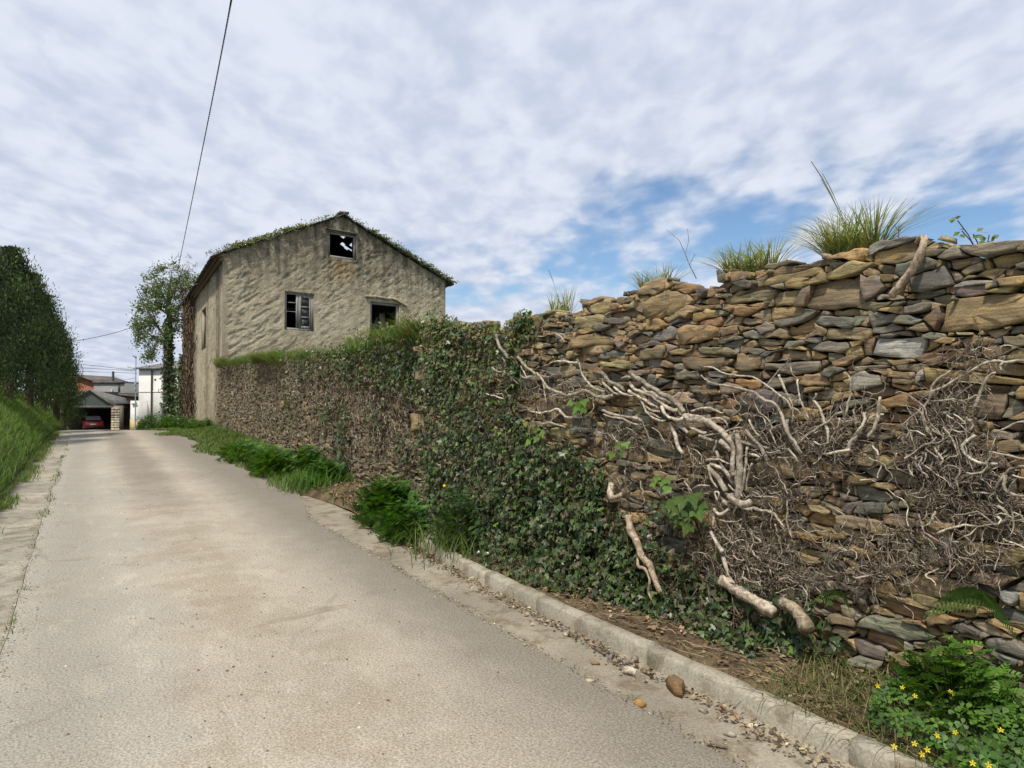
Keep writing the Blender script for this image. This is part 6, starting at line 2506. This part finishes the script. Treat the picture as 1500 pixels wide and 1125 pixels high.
# dandelion clocks and one yellow bloom at the ivy foot
for i, (x, y, z, col, lab) in enumerate(((690, 800, .10, (.75, .75, .73), 'topmost white dandelion clock at the ivy foot above the kerb'), (691, 808, .08, (.75, .75, .73), 'white dandelion clock directly under the topmost one'),
                                         (701, 809, .08, (.72, .72, .7), 'middle white dandelion clock in the row at the ivy foot'), (714, 811, .08, (.72, .72, .7), 'white dandelion clock farthest along the row toward the dense ivy'),
                                         (651, 712, .5, (.75, .5, .02), 'single yellow bloom at the left edge of the ivy'))):
    h = WALL.hit(x, y, .42)
    c = WALL.world(h[0], -.42, h[1])
    root = thing('dandelion', lab, 'flower', (c[0], c[1], c[2] - .12), 0, 'flowers at the ivy foot')
    inv = Matrix.Translation(-Vector(root.location))
    m = MB()
    u_ = np.linspace(0, 2 * PI, 9)[:-1]
    V = [(0, 0, .016)] + [(math.cos(t) * .016 * math.sin(q), math.sin(t) * .016 * math.sin(q), .016 * math.cos(q)) for q in (.7, 1.4, 2.1) for t in u_] + [(0, 0, -.016)]
    k = np.arange(8)
    l = (k + 1) % 8
    m.add(np.array(V) + np.array(c), [np.stack([np.zeros(8, int), 1 + k, 1 + l], -1), np.concatenate([np.stack([1 + q * 8 + k, 1 + (q + 1) * 8 + k, 1 + (q + 1) * 8 + l, 1 + q * 8 + l], -1) for q in (0, 1)]), np.stack([np.full(8, 25), 17 + l, 17 + k], -1)], col)
    part(m, 'seed_head' if i < 4 else 'bloom', 'smooth_tone', root, inv)
    m = MB()
    m.tube([np.array(c), np.array(c) + np.array([.01, 0, -.12])], .0025, 4, (.1, .15, .05))
    part(m, 'stalk', 'leaf', root, inv)

# leaf litter, grit and straw
def litter(name, u, v, z, size, cols, seed, flat=.25):
    r = np.random.default_rng(seed)
    P = uvw(u, v)
    P[:, 2] += z
    n = len(P)
    V, F, ix = scatter([(0, 0, 0), (-.35, .5, .12), (0, 1, 0), (.35, .5, .1)], [(0, 3, 2, 1)], P, frames(np.array([0, 0, 1.]) + r.normal(0, flat, (n, 3)), r.uniform(0, 6.3, n)), r.uniform(*size, n))
    stuff(mk(name, V, F, MAT['dry'], None, pick(cols, n, .25)[ix]))


n = 1500
u = rng.uniform(.8, 7.5, n)
v = 2.74 + .1 * np.clip(u - 4.6, 0, 3) / 1.0 * .5 - np.abs(rng.normal(0, .06, n)) * (.3 + 1.4 * fbm(u * 2.4, u * 0, 81))
litter('dry_leaves', u, v, .008 + rng.uniform(0, .015, n), (.012, .04), [(.2, .14, .08), (.3, .22, .13), (.12, .085, .05), (.38, .31, .21)], 11, .4)
n = 2200
u, v = rng.uniform(1.2, 9.5, n), rng.uniform(2.95, 3.5, n)
litter('dry_leaves', u, v, verge_z(u, v) + .015, (.015, .05), [(.2, .14, .08), (.28, .2, .12), (.14, .1, .06), (.36, .29, .19)], 12, .5)
n = 1500
u = rng.uniform(1.5, 9, n)
litter('dry_grit', u, edge_r(u) + rng.normal(.01, .025, n), .006 + 0 * u, (.006, .018), [(.3, .25, .17), (.2, .16, .1), (.42, .36, .27), (.14, .11, .07)], 13, .4)
n = 1200
u = rng.uniform(4, 16, n)
litter('dry_grit', u, edge_l(u) + rng.normal(0, .03, n), .006 + 0 * u, (.006, .02), [(.3, .25, .17), (.2, .16, .1), (.14, .13, .06), (.14, .11, .07)], 14, .4)
n = 900
u, v = rng.uniform(6.6, 10.6, n), rng.uniform(2.95, 3.6, n)
litter('dry_leaves', u, v, verge_z(u, v) + .02, (.02, .06), [(.2, .14, .08), (.28, .2, .12), (.14, .1, .06), (.09, .12, .03)], 15, .5)
P = uvw(u[:420], v[:420])
grass_obj('low_weeds', P + np.array([0, 0, .03]), .16, .012, 1.1, GREEN + LUSH, 16)
# straw lying on the soil strip
n = 700
u, v = rng.uniform(1.0, 5.5, n), rng.uniform(2.9, 3.4, n)
P = uvw(u, v)
P[:, 2] += verge_z(u, v) + .02
a = rng.normal(.9, .5, n)
st = np.stack([np.cos(a), np.sin(a) * -1, rng.normal(0, .08, n)], -1) * rng.uniform(.04, .16, n)[:, None]
Q = P[:, None] + st[:, None] * np.linspace(0, 1, 4)[None, :, None] + rng.normal(0, .004, (n, 4, 3))
V, F = tubes(Q, np.full((n, 4), .002), 3)
stuff(mk('straw', V, F, MAT['dry'], None, np.repeat(pick([(.36, .28, .17), (.26, .19, .11), (.2, .15, .09)], n), 12, 0)))
# grit on the lane
n = 2600
u = rng.uniform(2, 15, n)
v = np.clip(rng.normal(1.0, .55, n), -.3, 2.3)
far = rng.random(n) < .25
v = np.where(far, rng.normal(-.35, .15, n), v)
ok = rng.random(n) < .1 + 1.1 * fbm(u * 1.1, v * 1.6, 83)
u, v = u[ok], v[ok]
P = uvw(u, v)
P[:, 2] += .012 * (fbm(u * .8, v * .8, 3) - .5) + .02 * np.exp(-((v - 1.0) / .9) ** 2) + .001
oct_ = [(1, 0, 0), (-.4, .9, 0), (-.5, -.8, 0), (.1, .1, .7)]
V, F, ix = scatter(oct_, [(0, 1, 3), (1, 2, 3), (2, 0, 3)], P, frames(np.tile([[0, 0, 1.]], (len(P), 1)), rng.uniform(0, 6.3, len(P))), rng.uniform(.0025, .008, len(P)) * rng.choice([1, 1, 1, 1.6], len(P)))
stuff(mk('gravel', V, F, MAT['tone'], None, pick([(.14, .11, .08), (.3, .26, .2), (.5, .47, .4), (.2, .13, .08)], len(P))[ix]))
